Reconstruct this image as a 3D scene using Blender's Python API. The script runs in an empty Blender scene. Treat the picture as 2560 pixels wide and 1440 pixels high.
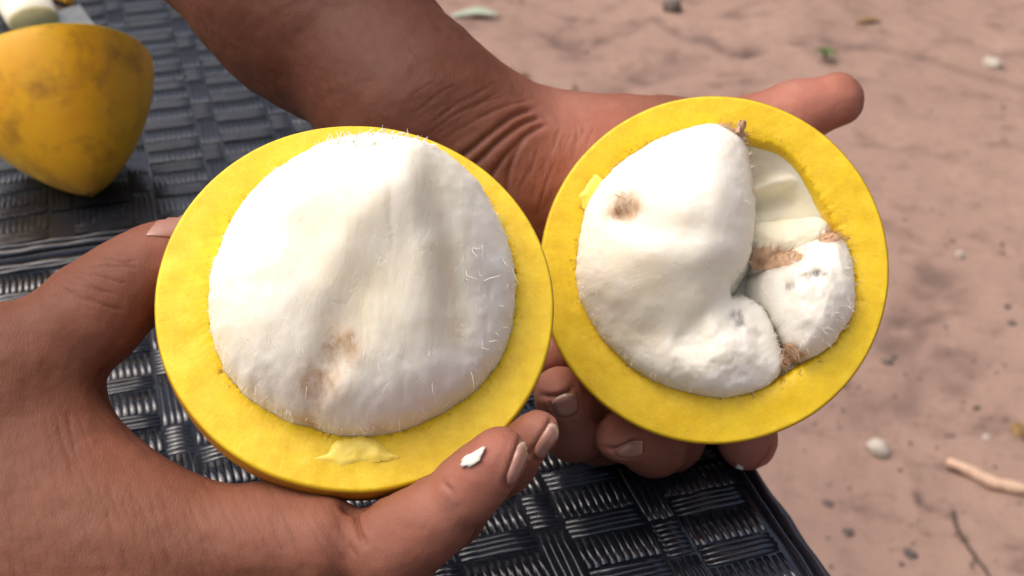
import bpy, bmesh, math, random
import numpy as np
from mathutils import Vector, Matrix
from mathutils.bvhtree import BVHTree

random.seed(7)
rng = np.random.default_rng(7)
S = bpy.context.scene
COL = S.collection

# ------------------------------------------------------------------ camera, sky, sun, exposure
PITCH = math.radians(32.6)
CP, SP = math.cos(PITCH), math.sin(PITCH)
CAM = np.array([0.0, 0.0, 1.01])
FPX = 3373.0                                     # focal length in pixels of the 2560 px photograph
RIGHT, UP, FWD = np.array([1., 0, 0]), np.array([0, SP, CP]), np.array([0, CP, -SP])
cd = bpy.data.cameras.new('camera')
cd.sensor_width = 36.0
cd.lens = 36.0 * FPX / 2560
cd.clip_start, cd.clip_end = 0.02, 500
cd.dof.use_dof = True
cd.dof.focus_distance = 0.335
cd.dof.aperture_fstop = 23
cam = bpy.data.objects.new('camera', cd)
COL.objects.link(cam)
cam.location = CAM
cam.rotation_euler = (math.pi / 2 - PITCH, 0, 0)
S.camera = cam

SUN_EL, SUN_AZ = math.radians(64), math.radians(-88)      # azimuth from +Y towards +X
w = bpy.data.worlds.new('World'); S.world = w; w.use_nodes = True
nt = w.node_tree
bg = nt.nodes['Background']
sky = nt.nodes.new('ShaderNodeTexSky'); sky.sky_type = 'NISHITA'; sky.sun_disc = False
sky.sun_elevation = SUN_EL; sky.sun_rotation = SUN_AZ
sky.air_density = .6; sky.dust_density = 9.0; sky.ozone_density = .6
bg.inputs['Strength'].default_value = 0.148
nt.links.new(sky.outputs[0], bg.inputs['Color'])
sl = bpy.data.lights.new('sun', 'SUN'); sl.energy = 1.3; sl.angle = math.radians(100); sl.color = (1, .95, .88)
so = bpy.data.objects.new('sun', sl); COL.objects.link(so)
sd = Vector((math.sin(SUN_AZ) * math.cos(SUN_EL), math.cos(SUN_AZ) * math.cos(SUN_EL), math.sin(SUN_EL)))
so.rotation_euler = sd.to_track_quat('Z', 'Y').to_euler()
so.location = (0, 0, 5)
S.view_settings.view_transform = 'Standard'
S.view_settings.look = 'None'
S.view_settings.exposure = 0.26
S.view_settings.gamma = 1
S.view_settings.use_curve_mapping = False

# ------------------------------------------------------------------ helpers
def W(px, py, Z):
    """the place that stands Z metres in front of the camera on the sight line of a photo pixel"""
    return CAM + Z * ((px - 1280) / FPX * RIGHT + (720 - py) / FPX * UP + FWD)

def onplane(px, py, z):
    d = (px - 1280) / FPX * RIGHT + (720 - py) / FPX * UP + FWD
    return CAM + d * ((z - CAM[2]) / d[2])

def _h(ix, iy, iz, seed):
    n = (ix * 374761393 + iy * 668265263 + iz * 2147483647 + seed * 974634777) & 0xFFFFFFFF
    n = ((n ^ (n >> 13)) * 1274126177) & 0xFFFFFFFF
    n = ((n ^ (n >> 16)) * 2246822519) & 0xFFFFFFFF
    return ((n ^ (n >> 15)) & 0xFFFF) / 32767.5 - 1.0

def vnoise(P, freq, seed=0):
    P = np.asarray(P, float) * freq + 1000.37
    I = np.floor(P).astype(np.int64); F = P - I
    F = F * F * F * (F * (F * 6 - 15) + 10)
    out = 0
    for dx in (0, 1):
        for dy in (0, 1):
            for dz in (0, 1):
                wt = (F[:, 0] if dx else 1 - F[:, 0]) * (F[:, 1] if dy else 1 - F[:, 1]) * (F[:, 2] if dz else 1 - F[:, 2])
                out = out + wt * _h(I[:, 0] + dx, I[:, 1] + dy, I[:, 2] + dz, seed)
    return out

def fbm(P, freq, octv=4, seed=0, gain=.5):
    a, o = 1.0, 0
    for k in range(octv):
        o = o + a * vnoise(P, freq * 2 ** k, seed + k * 17); a *= gain
    return o

def xyz(u, v, z=0):
    return np.stack([u, v, np.zeros_like(u) + z], -1)

def mesh_obj(name, V, F, mat=None, parent=None, smooth=True, attrs=None):
    me = bpy.data.meshes.new(name)
    V = np.asarray(V, np.float32)
    me.from_pydata([], [], []) if False else None
    if isinstance(F, np.ndarray):
        k = F.shape[1]
        me.vertices.add(len(V)); me.vertices.foreach_set('co', V.ravel())
        me.loops.add(F.size); me.loops.foreach_set('vertex_index', F.ravel().astype(np.int32))
        me.polygons.add(len(F)); me.polygons.foreach_set('loop_start', np.arange(0, F.size, k, dtype=np.int32))
        me.update(calc_edges=True); me.validate()
    else:
        me.from_pydata([tuple(map(float, p)) for p in V], [], [tuple(int(i) for i in f) for f in F])
        me.update()
    if smooth:
        me.polygons.foreach_set('use_smooth', np.ones(len(me.polygons), bool))
    for an, av in (attrs or {}).items():
        at = me.attributes.new(an, 'FLOAT', 'POINT')
        at.data.foreach_set('value', np.asarray(av, np.float32))
    o = bpy.data.objects.new(name, me); COL.objects.link(o)
    if mat: me.materials.append(mat)
    if parent is not None: o.parent = parent
    return o

def tag(o, label=None, cat=None, group=None, kind=None):
    if label: o['label'] = label
    if cat: o['category'] = cat
    if group: o['group'] = group
    if kind: o['kind'] = kind
    return o

def empty(name, M=None, loc=None):
    o = bpy.data.objects.new(name, None); COL.objects.link(o)
    o.empty_display_size = .02
    if M is not None: o.matrix_world = M
    if loc is not None: o.location = loc
    return o

def seg_dist(P, A, B):
    ba = B - A; pa = P - A
    t = np.clip(pa @ ba / max(ba @ ba, 1e-12), 0, 1)
    return np.linalg.norm(pa - t[:, None] * ba, axis=1), t

def poly_dist(P, line):
    line = np.asarray(line, float)
    d = np.full(len(P), 1e9)
    for i in range(len(line) - 1):
        d = np.minimum(d, seg_dist(P, line[i], line[i + 1])[0])
    return d

def inside_poly(P, poly):
    x, y = P[:, 0], P[:, 1]; c = np.zeros(len(P), bool)
    n = len(poly)
    for i in range(n):
        x1, y1 = poly[i]; x2, y2 = poly[(i + 1) % n]
        hit = ((y1 > y) != (y2 > y)) & (x < (x2 - x1) * (y - y1) / ((y2 - y1) + 1e-15) + x1)
        c ^= hit
    return c

def chaikin(pts, n=2, closed=True):
    p = np.asarray(pts, float)
    for _ in range(n):
        q = np.roll(p, -1, 0) if closed else p[1:]
        a = p if closed else p[:-1]
        r = np.empty((len(a) * 2, p.shape[1]))
        r[0::2] = .75 * a + .25 * q; r[1::2] = .25 * a + .75 * q
        if not closed: r = np.vstack([p[:1], r, p[-1:]])
        p = r
    return p

def tubes(strands, sides=4):
    """strands: list of (points Nx3, radii N) -> verts, faces"""
    V, F = [], []
    for P, R in strands:
        P = np.asarray(P, float); n = len(P); b0 = len(V)
        T = np.gradient(P, axis=0); T /= np.linalg.norm(T, axis=1)[:, None] + 1e-12
        ref = np.array([.31, .55, .78])
        for i in range(n):
            a = np.cross(T[i], ref); a /= np.linalg.norm(a) + 1e-12; b = np.cross(T[i], a)
            for s in range(sides):
                an = 2 * math.pi * s / sides
                V.append(P[i] + R[i] * (math.cos(an) * a + math.sin(an) * b))
        for i in range(n - 1):
            for s in range(sides):
                s2 = (s + 1) % sides
                F.append((b0 + i * sides + s, b0 + i * sides + s2, b0 + (i + 1) * sides + s2, b0 + (i + 1) * sides + s))
        F.append(tuple(b0 + s for s in reversed(range(sides))))
        F.append(tuple(b0 + (n - 1) * sides + s for s in range(sides)))
    return V, F

# ------------------------------------------------------------------ materials
class NT:
    def __init__(s, name):
        s.m = bpy.data.materials.new(name); s.m.use_nodes = True
        s.t = s.m.node_tree; s.b = s.t.nodes['Principled BSDF']
        s.tc = None
    def n(s, typ, **kw):
        x = s.t.nodes.new('ShaderNode' + typ)
        for k, v in kw.items():
            if hasattr(x, k): setattr(x, k, v)
            else: x.inputs[k.replace('_', ' ')].default_value = v
        return x
    def l(s, a, b): s.t.links.new(a, b)
    def coord(s, scale=(1, 1, 1), rot=(0, 0, 0), loc=(0, 0, 0)):
        if s.tc is None: s.tc = s.n('TexCoord')
        mp = s.n('Mapping'); mp.inputs['Scale'].default_value = scale; mp.inputs['Rotation'].default_value = rot
        mp.inputs['Location'].default_value = loc
        s.l(s.tc.outputs['Object'], mp.inputs['Vector']); return mp.outputs[0]
    def noise(s, scale, detail=4, rough=.55, vec=None, dist=0):
        x = s.n('TexNoise'); x.inputs['Scale'].default_value = scale; x.inputs['Detail'].default_value = detail
        x.inputs['Roughness'].default_value = rough; x.inputs['Distortion'].default_value = dist
        s.l(vec if vec is not None else s.coord(), x.inputs['Vector']); return x.outputs['Fac']
    def voro(s, scale, vec=None, feature='DISTANCE_TO_EDGE', rnd=1.0):
        x = s.n('TexVoronoi'); x.feature = feature; x.inputs['Scale'].default_value = scale
        x.inputs['Randomness'].default_value = rnd
        s.l(vec if vec is not None else s.coord(), x.inputs['Vector']); return x.outputs['Distance']
    def attr(s, name):
        x = s.n('Attribute'); x.attribute_name = name; return x.outputs['Fac']
    def ramp(s, f, stops):
        x = s.n('ValToRGB'); e = x.color_ramp.elements
        while len(e) < len(stops): e.new(.5)
        for i, (p, c) in enumerate(stops):
            e[i].position = p; e[i].color = (*c, 1) if hasattr(c, '__len__') else (c, c, c, 1)
        s.l(f, x.inputs['Fac']); return x.outputs['Color']
    def mix(s, f, a, b, mode='MIX'):
        x = s.n('Mix'); x.data_type = 'RGBA'; x.blend_type = mode
        for v, i in ((f, 0), (a, 6), (b, 7)):
            if isinstance(v, (int, float)): x.inputs[i].default_value = v
            elif isinstance(v, tuple): x.inputs[i].default_value = (*v, 1)
            else: s.l(v, x.inputs[i])
        return x.outputs[2]
    def math(s, op, a, b=0.0, clamp=False):
        x = s.n('Math'); x.operation = op; x.use_clamp = clamp
        for i, v in enumerate((a, b)):
            if isinstance(v, (int, float)): x.inputs[i].default_value = v
            else: s.l(v, x.inputs[i])
        return x.outputs[0]
    def bump(s, h, dist, strength=1.0, prev=None):
        x = s.n('Bump'); x.inputs['Distance'].default_value = dist; x.inputs['Strength'].default_value = strength
        s.l(h, x.inputs['Height'])
        if prev is not None: s.l(prev, x.inputs['Normal'])
        s.l(x.outputs[0], s.b.inputs['Normal']); return x.outputs[0]
    def set(s, **kw):
        for k, v in kw.items():
            i = s.b.inputs[k.replace('_', ' ')]
            if hasattr(v, 'is_linked') or hasattr(v, 'links'): s.l(v, i)
            else: i.default_value = (*v, 1) if (isinstance(v, tuple) and len(v) == 3 and i.type == 'RGBA') else v

def mat_skin():
    m = NT('skin')
    n1 = m.noise(28, 5, .6); n2 = m.noise(260, 4, .6)
    base = m.mix(m.ramp(n1, [(.35, 0), (.68, 1)]), (.145, .050, .028), (.200, .076, .043))
    base = m.mix(m.math('MULTIPLY', m.ramp(n2, [(.3, 1), (.7, 0)]), .35), base, (.14, .058, .034))
    pink = m.mix(m.ramp(m.noise(60, 4), [(.3, 0), (.7, 1)]), (.36, .125, .085), (.42, .190, .140))
    col = m.mix(m.attr('pink'), base, pink)
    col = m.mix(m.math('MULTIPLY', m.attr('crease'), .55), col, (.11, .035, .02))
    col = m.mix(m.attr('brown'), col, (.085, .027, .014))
    pores = m.voro(1500, m.coord())
    lines = m.noise(900, 3, .6, m.coord((1.6, .35, .6), (0, .2, .25)))
    lines2 = m.voro(950, m.coord((1.5, .55, 1), (.2, 0, .3)))
    b = m.bump(m.ramp(lines2, [(0, 0), (.12, 1)]), .00011, .35)
    b = m.bump(lines, .00020, .5, b)
    m.bump(pores, .00006, .3, b)
    m.set(Base_Color=col, Roughness=m.math('ADD', m.math('MULTIPLY', n2, .20), .47), Subsurface_Weight=.14,
          Subsurface_Radius=(.004, .0016, .0009), Subsurface_Scale=1.0, Specular_IOR_Level=.22)
    return m.m

def mat_nail():
    m = NT('nail')
    n = m.noise(300, 3)
    col = m.mix(n, (.30, .145, .105), (.40, .215, .165))
    col = m.mix(m.attr('tip'), col, (.46, .33, .25))
    m.bump(m.noise(700, 2, .5, m.coord((1, .2, 1))), .0001, .3)
    m.set(Base_Color=col, Roughness=.3, Subsurface_Weight=.1, Subsurface_Radius=(.003, .001, .0006), Coat_Weight=.15)
    return m.m

def mat_flesh():
    m = NT('rind_flesh')
    n1 = m.noise(45, 5, .6); n2 = m.noise(900, 4, .65); n3 = m.noise(230, 4, .6)
    col = m.mix(m.ramp(n1, [(.3, 0), (.72, 1)]), (.74, .49, .006), (.86, .63, .020))
    col = m.mix(m.math('MULTIPLY', m.ramp(n3, [(.42, 0), (.75, 1)]), .5), col, (.62, .37, .008))
    col = m.mix(m.math('MULTIPLY', m.ramp(n2, [(.55, 0), (.75, 1)]), .28), col, (.93, .78, .18))
    col = m.mix(m.attr('edge'), col, (.33, .16, .006))
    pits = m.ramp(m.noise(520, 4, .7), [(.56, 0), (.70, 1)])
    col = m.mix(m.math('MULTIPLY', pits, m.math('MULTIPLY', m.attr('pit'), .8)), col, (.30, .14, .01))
    b = m.bump(n3, .0002, .4)
    m.bump(n2, .0002, .6, b)
    m.set(Base_Color=col, Roughness=m.math('ADD', m.math('MULTIPLY', n3, .3), .32), Subsurface_Weight=.25,
          Subsurface_Radius=(.006, .004, .0008), Subsurface_Scale=1.0, Specular_IOR_Level=.4)
    return m.m

def mat_rindskin(c1=(.78, .37, .012), c2=(.87, .52, .020)):
    m = NT('rind_skin')
    n1 = m.noise(24, 5, .6); n2 = m.noise(58, 4, .6); n3 = m.noise(700, 3)
    col = m.mix(m.ramp(n1, [(.32, 0), (.68, 1)]), c1, c2)
    col = m.mix(m.math('MULTIPLY', m.ramp(n2, [(.47, 0), (.70, 1)]), .75), col, (.32, .135, .02))
    col = m.mix(m.math('MULTIPLY', m.attr('tip'), .85), col, (.20, .085, .018))
    m.bump(n2, .0012, .35, m.bump(n3, .0003, .25))
    m.set(Base_Color=col, Roughness=.45, Specular_IOR_Level=.4, Subsurface_Weight=.3, Subsurface_Radius=(.006, .003, .0006))
    return m.m

def mat_pulp():
    m = NT('pulp')
    n1 = m.noise(60, 5, .6); n2 = m.noise(420, 5, .65, m.coord((1, .35, 1)))
    n3 = m.noise(1500, 3, .6, m.coord((1, .25, .6), (0, 0, .4)))
    col = m.mix(m.ramp(n1, [(.35, 0), (.7, 1)]), (.84, .81, .70), (.87, .85, .77))
    col = m.mix(m.attr('cream'), col, (.80, .715, .455))
    col = m.mix(m.math('MULTIPLY', m.attr('stain'), m.ramp(n2, [(.25, .35), (.65, 1)])), col, (.47, .29, .15))
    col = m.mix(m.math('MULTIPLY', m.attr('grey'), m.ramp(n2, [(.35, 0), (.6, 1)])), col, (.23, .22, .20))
    cv = m.n('CombineXYZ'); m.l(m.attr('pa'), cv.inputs[0]); m.l(m.attr('pr'), cv.inputs[1])
    st = m.noise(1.0, 4, .65, cv.outputs[0])
    col = m.mix(m.math('MULTIPLY', m.ramp(st, [(.55, 0), (.8, 1)]), .25), col, (.74, .70, .58))
    b = m.bump(n2, .0003, .12)
    msk = m.ramp(m.noise(70, 3), [(.4, 0), (.65, 1)])
    b = m.bump(m.math('MULTIPLY', st, msk), .0006, .35, b)
    cr = m.ramp(m.noise(95, 4, .6, m.coord((1.7, .5, 1)), .8), [(.47, 0), (.50, 1), (.53, 0)])
    b = m.bump(cr, -.0006, .16, b)
    m.bump(n3, .0001, .3, b)
    m.set(Base_Color=col, Roughness=.6, Subsurface_Weight=.55, Subsurface_Radius=(.008, .0068, .0048), Subsurface_Scale=1.0,
          Specular_IOR_Level=.25)
    return m.m

def mat_simple(name, c1, c2, scale, rough=.6, bump=.0005, spec=.4, **kw):
    m = NT(name)
    n = m.noise(scale, 5, .6)
    m.bump(n, bump, .6)
    m.set(Base_Color=m.mix(m.ramp(n, [(.3, 0), (.7, 1)]), c1, c2), Roughness=rough, Specular_IOR_Level=spec, **kw)
    return m.m

def mat_table():
    m = NT('table_plastic')
    n1 = m.noise(22, 5, .65); n2 = m.noise(170, 4, .6); n3 = m.noise(1300, 4, .7)
    col = m.mix(m.ramp(n1, [(.3, 0), (.75, 1)]), (.007, .009, .014), (.017, .021, .031))
    dust = m.math('MULTIPLY', m.ramp(n2, [(.55, 0), (.85, 1)]), .12)
    col = m.mix(dust, col, (.20, .20, .21))
    b = m.bump(n2, .0003, .25)
    m.bump(n3, .00012, .4, b)
    m.set(Base_Color=col, Roughness=m.math('ADD', m.math('MULTIPLY', n1, .20), .05), Specular_IOR_Level=.95, Coat_Weight=.3, Coat_Roughness=.12)
    return m.m

def mat_ground():
    m = NT('sand')
    n1 = m.noise(2.2, 6, .6); n2 = m.noise(11, 6, .65, m.coord((1, 1.6, 1), (0, 0, .5))); n3 = m.noise(70, 5, .7); n4 = m.noise(420, 4, .7)
    col = m.mix(m.ramp(n1, [(.3, 0), (.7, 1)]), (.275, .180, .146), (.350, .237, .190))
    col = m.mix(m.math('MULTIPLY', m.ramp(n2, [(.53, 0), (.70, 1)]), .72), col, (.115, .075, .065))
    col = m.mix(m.math('MULTIPLY', m.ramp(n2, [(.25, 1), (.42, 0)]), .40), col, (.32, .22, .165))
    col = m.mix(m.math('MULTIPLY', m.ramp(n3, [(.60, 0), (.74, 1)]), .65), col, (.075, .05, .045))
    col = m.mix(m.math('MULTIPLY', m.ramp(n4, [(.5, 0), (.75, 1)]), .45), col, (.10, .066, .056))
    col = m.mix(m.attr('dark'), col, (.10, .066, .06))
    b = m.bump(n3, .006, .5)
    m.bump(n4, .0015, .6, b)
    m.set(Base_Color=col, Roughness=.92, Specular_IOR_Level=.15)
    return m.m

M_SKIN, M_NAIL, M_FLESH, M_RIND, M_PULP = mat_skin(), mat_nail(), mat_flesh(), mat_rindskin(), mat_pulp()
M_SHADEDRIND = mat_rindskin((.42, .17, .012), (.60, .28, .014))  # darker copy of the rind skin, shade of the held half put into colour
M_TABLE, M_GROUND = mat_table(), mat_ground()
M_FIBRE = mat_simple('pale_fibre', (.80, .77, .66), (.88, .87, .80), 400, .6, .0001, Subsurface_Weight=.2, Subsurface_Radius=(.002, .0018, .001))
M_BROWNFIBRE = mat_simple('brown_fibre', (.36, .20, .11), (.60, .42, .27), 350, .7, .0003)
M_FLAKE = mat_simple('pale_rind', (.86, .63, .06), (.90, .73, .16), 300, .4, .0003, Subsurface_Weight=.3, Subsurface_Radius=(.004, .003, .001))

# ------------------------------------------------------------------ ground
def sgrid(lo, hi, step, far, grow=1.22):
    a = list(np.arange(lo, hi + 1e-6, step)); s = step
    while a[-1] < far: s *= grow; a.append(a[-1] + s)
    s = step
    while a[0] > -far: s *= grow; a.insert(0, a[0] - s)
    return np.array(a)
gx, gy = sgrid(-.4, 1.5, .0095, 80), sgrid(.9, 3.4, .0105, 80)
X, Y = np.meshgrid(gx, gy, indexing='xy'); gu, gv = X.ravel(), Y.ravel()
P = xyz(gu, gv)
near = np.exp(-(np.maximum(0, np.hypot(gu - .5, gv - 2) - 2) / 3) ** 2)
ln = fbm(P * np.array([1, 1.9, 1]), 7, 4, 3)
z = near * (.010 * fbm(P, 3, 3, 1) + .005 * fbm(P, 17, 4, 2) + .0022 * fbm(P, 60, 2, 9))
# grooves: dried rake marks and a rut, drawn where they lie on the ground
dark = np.zeros(len(P))
def ground_line(px, wd, depth, dk=.4):
    global z, dark
    L = np.array([onplane(a, b, 0) for a, b in px]); L[:, 2] = 0
    d = poly_dist(P + np.stack([.02 * fbm(P, 14, 2, 5), .02 * fbm(P, 14, 2, 6), 0 * gu], -1), L)
    g = np.exp(-(d / wd) ** 2); z = z - depth * g; dark = np.maximum(dark, np.minimum(1, 1.9 * dk) * g * (0.6 + .6 * fbm(P, 30, 3, 8)).clip(0, 1))
ground_line([(1690, 75), (1760, 110), (1840, 140), (1890, 130)], .016, .010, .75)
ground_line([(1390, 250), (1500, 235), (1640, 190), (1720, 160)], .03, .012, .25)
ground_line([(1350, 90), (1440, 120), (1450, 135)], .03, .006, .6)
ground_line([(1440, 130), (1560, 80), (1650, 60)], .02, .006, .4)
ground_line([(2080, 110), (2220, 120), (2400, 170), (2560, 215)], .02, .008, .35)
ground_line([(2300, 1230), (2335, 1275), (2400, 1280)], .006, .008, .7)
ground_line([(2430, 1035), (2500, 1060), (2550, 1050)], .005, .006, .6)
ground_line([(2240, 1130), (2290, 1210), (2330, 1290)], .012, -.006, 0)
ground_line([(2240, 850), (2300, 800), (2330, 700)], .05, .006, .35)
ground_line([(2230, 1000), (2330, 960), (2420, 900)], .05, .006, .3)
nx, ny = len(gx), len(gy)
idx = np.arange(nx * ny).reshape(ny, nx)
F = np.stack([idx[:-1, :-1], idx[:-1, 1:], idx[1:, 1:], idx[1:, :-1]], -1).reshape(-1, 4)
ground = mesh_obj('ground', xyz(gu, gv, z), F, M_GROUND, attrs={'dark': dark})
tag(ground, 'reddish bare sandy ground with dark specks and dried ruts', kind='structure')
def gz(x, y):
    j = min(max(np.searchsorted(gx, x), 0), nx - 1); i = min(max(np.searchsorted(gy, y), 0), ny - 1)
    return z[i * nx + j]
def gpt(px, py):
    p = onplane(px, py, 0); p[2] = gz(p[0], p[1]); return p

# ------------------------------------------------------------------ table (folding, woven relief)
TZ = 0.72
O = onplane(2000, 1312, TZ); O2 = onplane(1900, 1170, TZ)
vd = (O2 - O) / np.linalg.norm(O2 - O); ud = np.array([vd[1], -vd[0], 0])
seam_v = (onplane(165, 625, TZ) - O) @ vd
TW, LEAF = .72, .62
ang = math.atan2(ud[1], ud[0])
MT = Matrix.Translation(Vector(O)) @ Matrix.Rotation(ang, 4, 'Z')
table = empty('folding_table', MT)
tag(table, 'black plastic folding table with a woven wicker pattern moulded into its top', 'table')
def slab(name, x0, x1, y0, y1, z0, z1, r, mat, parent):
    bm = bmesh.new()
    bmesh.ops.create_cube(bm, size=1)
    for v in bm.verts:
        v.co = Vector((x0 + (v.co.x + .5) * (x1 - x0), y0 + (v.co.y + .5) * (y1 - y0), z0 + (v.co.z + .5) * (z1 - z0)))
    if r: bmesh.ops.bevel(bm, geom=bm.edges[:], offset=r, segments=4, affect='EDGES', profile=.5)
    me = bpy.data.meshes.new(name); bm.to_mesh(me); bm.free()
    for p in me.polygons: p.use_smooth = True
    o = bpy.data.objects.new(name, me); COL.objects.link(o); me.materials.append(mat); o.parent = parent
    return o
leaves = []
for y0, y1 in ((seam_v - LEAF, seam_v - .0035), (seam_v + .0035, seam_v + LEAF)):
    leaves.append(slab('table_leaf', -TW, 0, y0, y1, -.035, -.0012, .006, M_TABLE, table))
# raised rims of each leaf
def rib_mesh(ribs, seed):
    """ribs: (x0,y0,x1,y1,width,height) round-backed raised strands"""
    V, F = [], []; r = random.Random(seed)
    for x0, y0, x1, y1, wd, hh in ribs:
        L = math.hypot(x1 - x0, y1 - y0); tx, ty = (x1 - x0) / L, (y1 - y0) / L; nx_, ny_ = -ty, tx
        n = max(2, int(L / .006)); b0 = len(V)
        prof = [(-.5, -.0006), (-.41, .70), (-.20, 1.0), (.20, 1.0), (.41, .70), (.5, -.0006)]
        ph = r.random() * 9; am = r.uniform(.0, .00022)
        for i in range(n + 1):
            t = i / n; wob = am * math.sin(ph + t * L * 240); hv = hh * (1 + .18 * math.sin(ph * 2 + t * L * 310)) * (.35 if i in (0, n) else 1)
            for a, b in prof:
                o_ = a * wd * (.92 + .1 * math.sin(ph + i)) + wob
                V.append((x0 + tx * L * t + nx_ * o_, y0 + ty * L * t + ny_ * o_, -.0014 + (b * hv if b > 0 else 0)))
        for i in range(n):
            for k in range(5):
                F.append((b0 + i * 6 + k, b0 + (i + 1) * 6 + k, b0 + (i + 1) * 6 + k + 1, b0 + i * 6 + k + 1))
        F.append(tuple(b0 + k for k in range(6))); F.append(tuple(b0 + n * 6 + k for k in reversed(range(6))))
    return V, F
RIM = .0085
for k, lf in enumerate(leaves):
    y0 = (seam_v - LEAF) if k == 0 else seam_v + .0035
    y1 = (seam_v - .0035) if k == 0 else seam_v + LEAF
    ribs = []
    for off, wd in ((.0030, .0042), (.0068, .0024)):
        ribs += [(-off, y0 + .004, -off, y1 - .004, wd, .0019), (-TW + off, y0 + .004, -TW + off, y1 - .004, wd, .0019),
                 (-TW + .011, y0 + off, -.011, y0 + off, wd, .0017), (-TW + .011, y1 - off, -.011, y1 - off, wd, .0017)]
    V, F = rib_mesh(ribs, k); mesh_obj('rim', V, F, M_TABLE, lf)
PITCHU, BAND, ROWH, BAR = .0355, .0100, .0235, .0090
def block(w_, h_, along, per, hh, seed):
    r = random.Random(seed); ribs = []
    if along == 'u':
        n = max(2, round(h_ / per))
        for i in range(n):
            yy = -h_ / 2 + (i + .5) * h_ / n
            ribs.append((-w_ / 2 + r.uniform(0, .0008), yy, w_ / 2 - r.uniform(0, .0008), yy, h_ / n * r.uniform(.78, .95), hh * r.uniform(.75, 1.1)))
    else:
        n = max(2, round(w_ / per))
        for i in range(n):
            xx = -w_ / 2 + (i + .5) * w_ / n
            ribs.append((xx, -h_ / 2 + r.uniform(0, .0008), xx, h_ / 2 - r.uniform(0, .0008), w_ / n * r.uniform(.78, .95), hh * r.uniform(.75, 1.1)))
    return rib_mesh(ribs, seed)
CW = PITCHU - BAND
KINDS = {}
def kind_mesh(kind, var):
    key = (kind, var)
    if key not in KINDS:
        if kind == 'bar': V, F = block(CW - .0006, BAR, 'u', .0023, .0010, var * 7 + 1)
        elif kind == 'wrap': V, F = block(CW - .0006, ROWH - BAR - .0006, 'v', .0024, .0011, var * 7 + 2)
        elif kind == 'band': V, F = block(BAND - .0006, ROWH * 1.3 - .0006, 'v', .0021, .0010, var * 7 + 3)
        else: V, F = block(BAND - .0006, ROWH * .7 - .0006, 'u', .0024, .0010, var * 7 + 4)
        me = bpy.data.meshes.new('woven_strip')
        me.from_pydata(V, [], F); me.update(); me.polygons.foreach_set('use_smooth', np.ones(len(F), bool))
        me.materials.append(M_TABLE); KINDS[key] = me
    return KINDS[key]
RT = np.array([[math.cos(ang), -math.sin(ang)], [math.sin(ang), math.cos(ang)]])
def proj(p):
    d = np.asarray(p) - CAM; zc = d @ FWD
    return 1280 + FPX * (d @ RIGHT) / zc, 720 - FPX * (d @ UP) / zc, zc
cells = []
for k in (0, 1):
    y0 = (seam_v - LEAF if k == 0 else seam_v + .0035) + RIM + .001
    y1 = (seam_v - .0035 if k == 0 else seam_v + LEAF) - RIM - .001
    ncol = int((TW - 2 * RIM - .002) / PITCHU)
    for c in range(ncol):
        xr = -RIM - .001 - c * PITCHU
        xw = xr - CW / 2; xb = xr - CW - BAND / 2
        nrow = int((y1 - y0) / ROWH)
        for r_ in range(nrow):
            yb = y1 - (r_ + 1) * ROWH if k == 0 else y0 + r_ * ROWH
            sh = 0 if c % 2 else .0
            cells.append((k, 'bar', xw, yb + BAR / 2)); cells.append((k, 'wrap', xw, yb + BAR + (ROWH - BAR) / 2))
            if r_ % 2 == c % 2:
                cells.append((k, 'band', xb, yb + ROWH * 1.3 / 2)); 
                cells.append((k, 'tie', xb, yb + ROWH * 1.3 + ROWH * .7 / 2))
seen = []
for cl in cells:
    wp = O + ud * cl[2] + vd * cl[3]
    px, py, zc = proj(wp)
    onscreen = -60 < px < 2620 and -60 < py < 1500
    hid = (((px - 884) / 480) ** 2 + ((py - 776) / 440) ** 2 < 1) or (((px - 1786) / 420) ** 2 + ((py - 675) / 420) ** 2 < 1) or (py > 1280 and px < 900) \
        or (px < 1250 and py < 400 and abs((px - 790) - (py + 20) * .95) < 300) or (px < 200 and py > 850)
    seen.append((0 if (onscreen and not hid) else 1, zc, cl))
seen.sort(key=lambda s: s[:2])
nv = sum(1 for s in seen if s[0] == 0)
LIM = min(290, nv)
rest = {0: ([], []), 1: ([], [])}
for i, (hid, zc, (k, kind, x, y)) in enumerate(seen):
    me = kind_mesh(kind, random.randrange(5))
    if i < LIM:
        o = bpy.data.objects.new('woven_strip', me); COL.objects.link(o); o.parent = leaves[k]
        o.location = (x, y, random.uniform(-.0003, .0002)); o.scale.z = .14 if k else .7
    else:
        V, F = rest[k]; b0 = len(V)
        n = len(me.vertices); co = np.empty(n * 3); me.vertices.foreach_get('co', co); co = co.reshape(-1, 3) + (x, y, 0)
        V.extend(co.tolist()); F.extend([tuple(b0 + j for j in p.vertices) for p in me.polygons])
for k in (0, 1):
    if rest[k][0]:
        o = mesh_obj('woven_relief', rest[k][0], rest[k][1], M_TABLE, leaves[k]); o['kind'] = 'stuff'
M_LEG = mat_simple('grey_steel', (.10, .10, .105), (.16, .16, .17), 60, .45, .0004, Metallic=.6)
for x in (-TW + .06, -.06):
    for y in (seam_v - LEAF + .06, seam_v + LEAF - .06):
        V, F = tubes([([(x, y, -.03), (x, y, -.4), (x, y, -TZ)], [.013, .013, .012])], 12)
        mesh_obj('leg', V, F, M_LEG, table)

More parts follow.
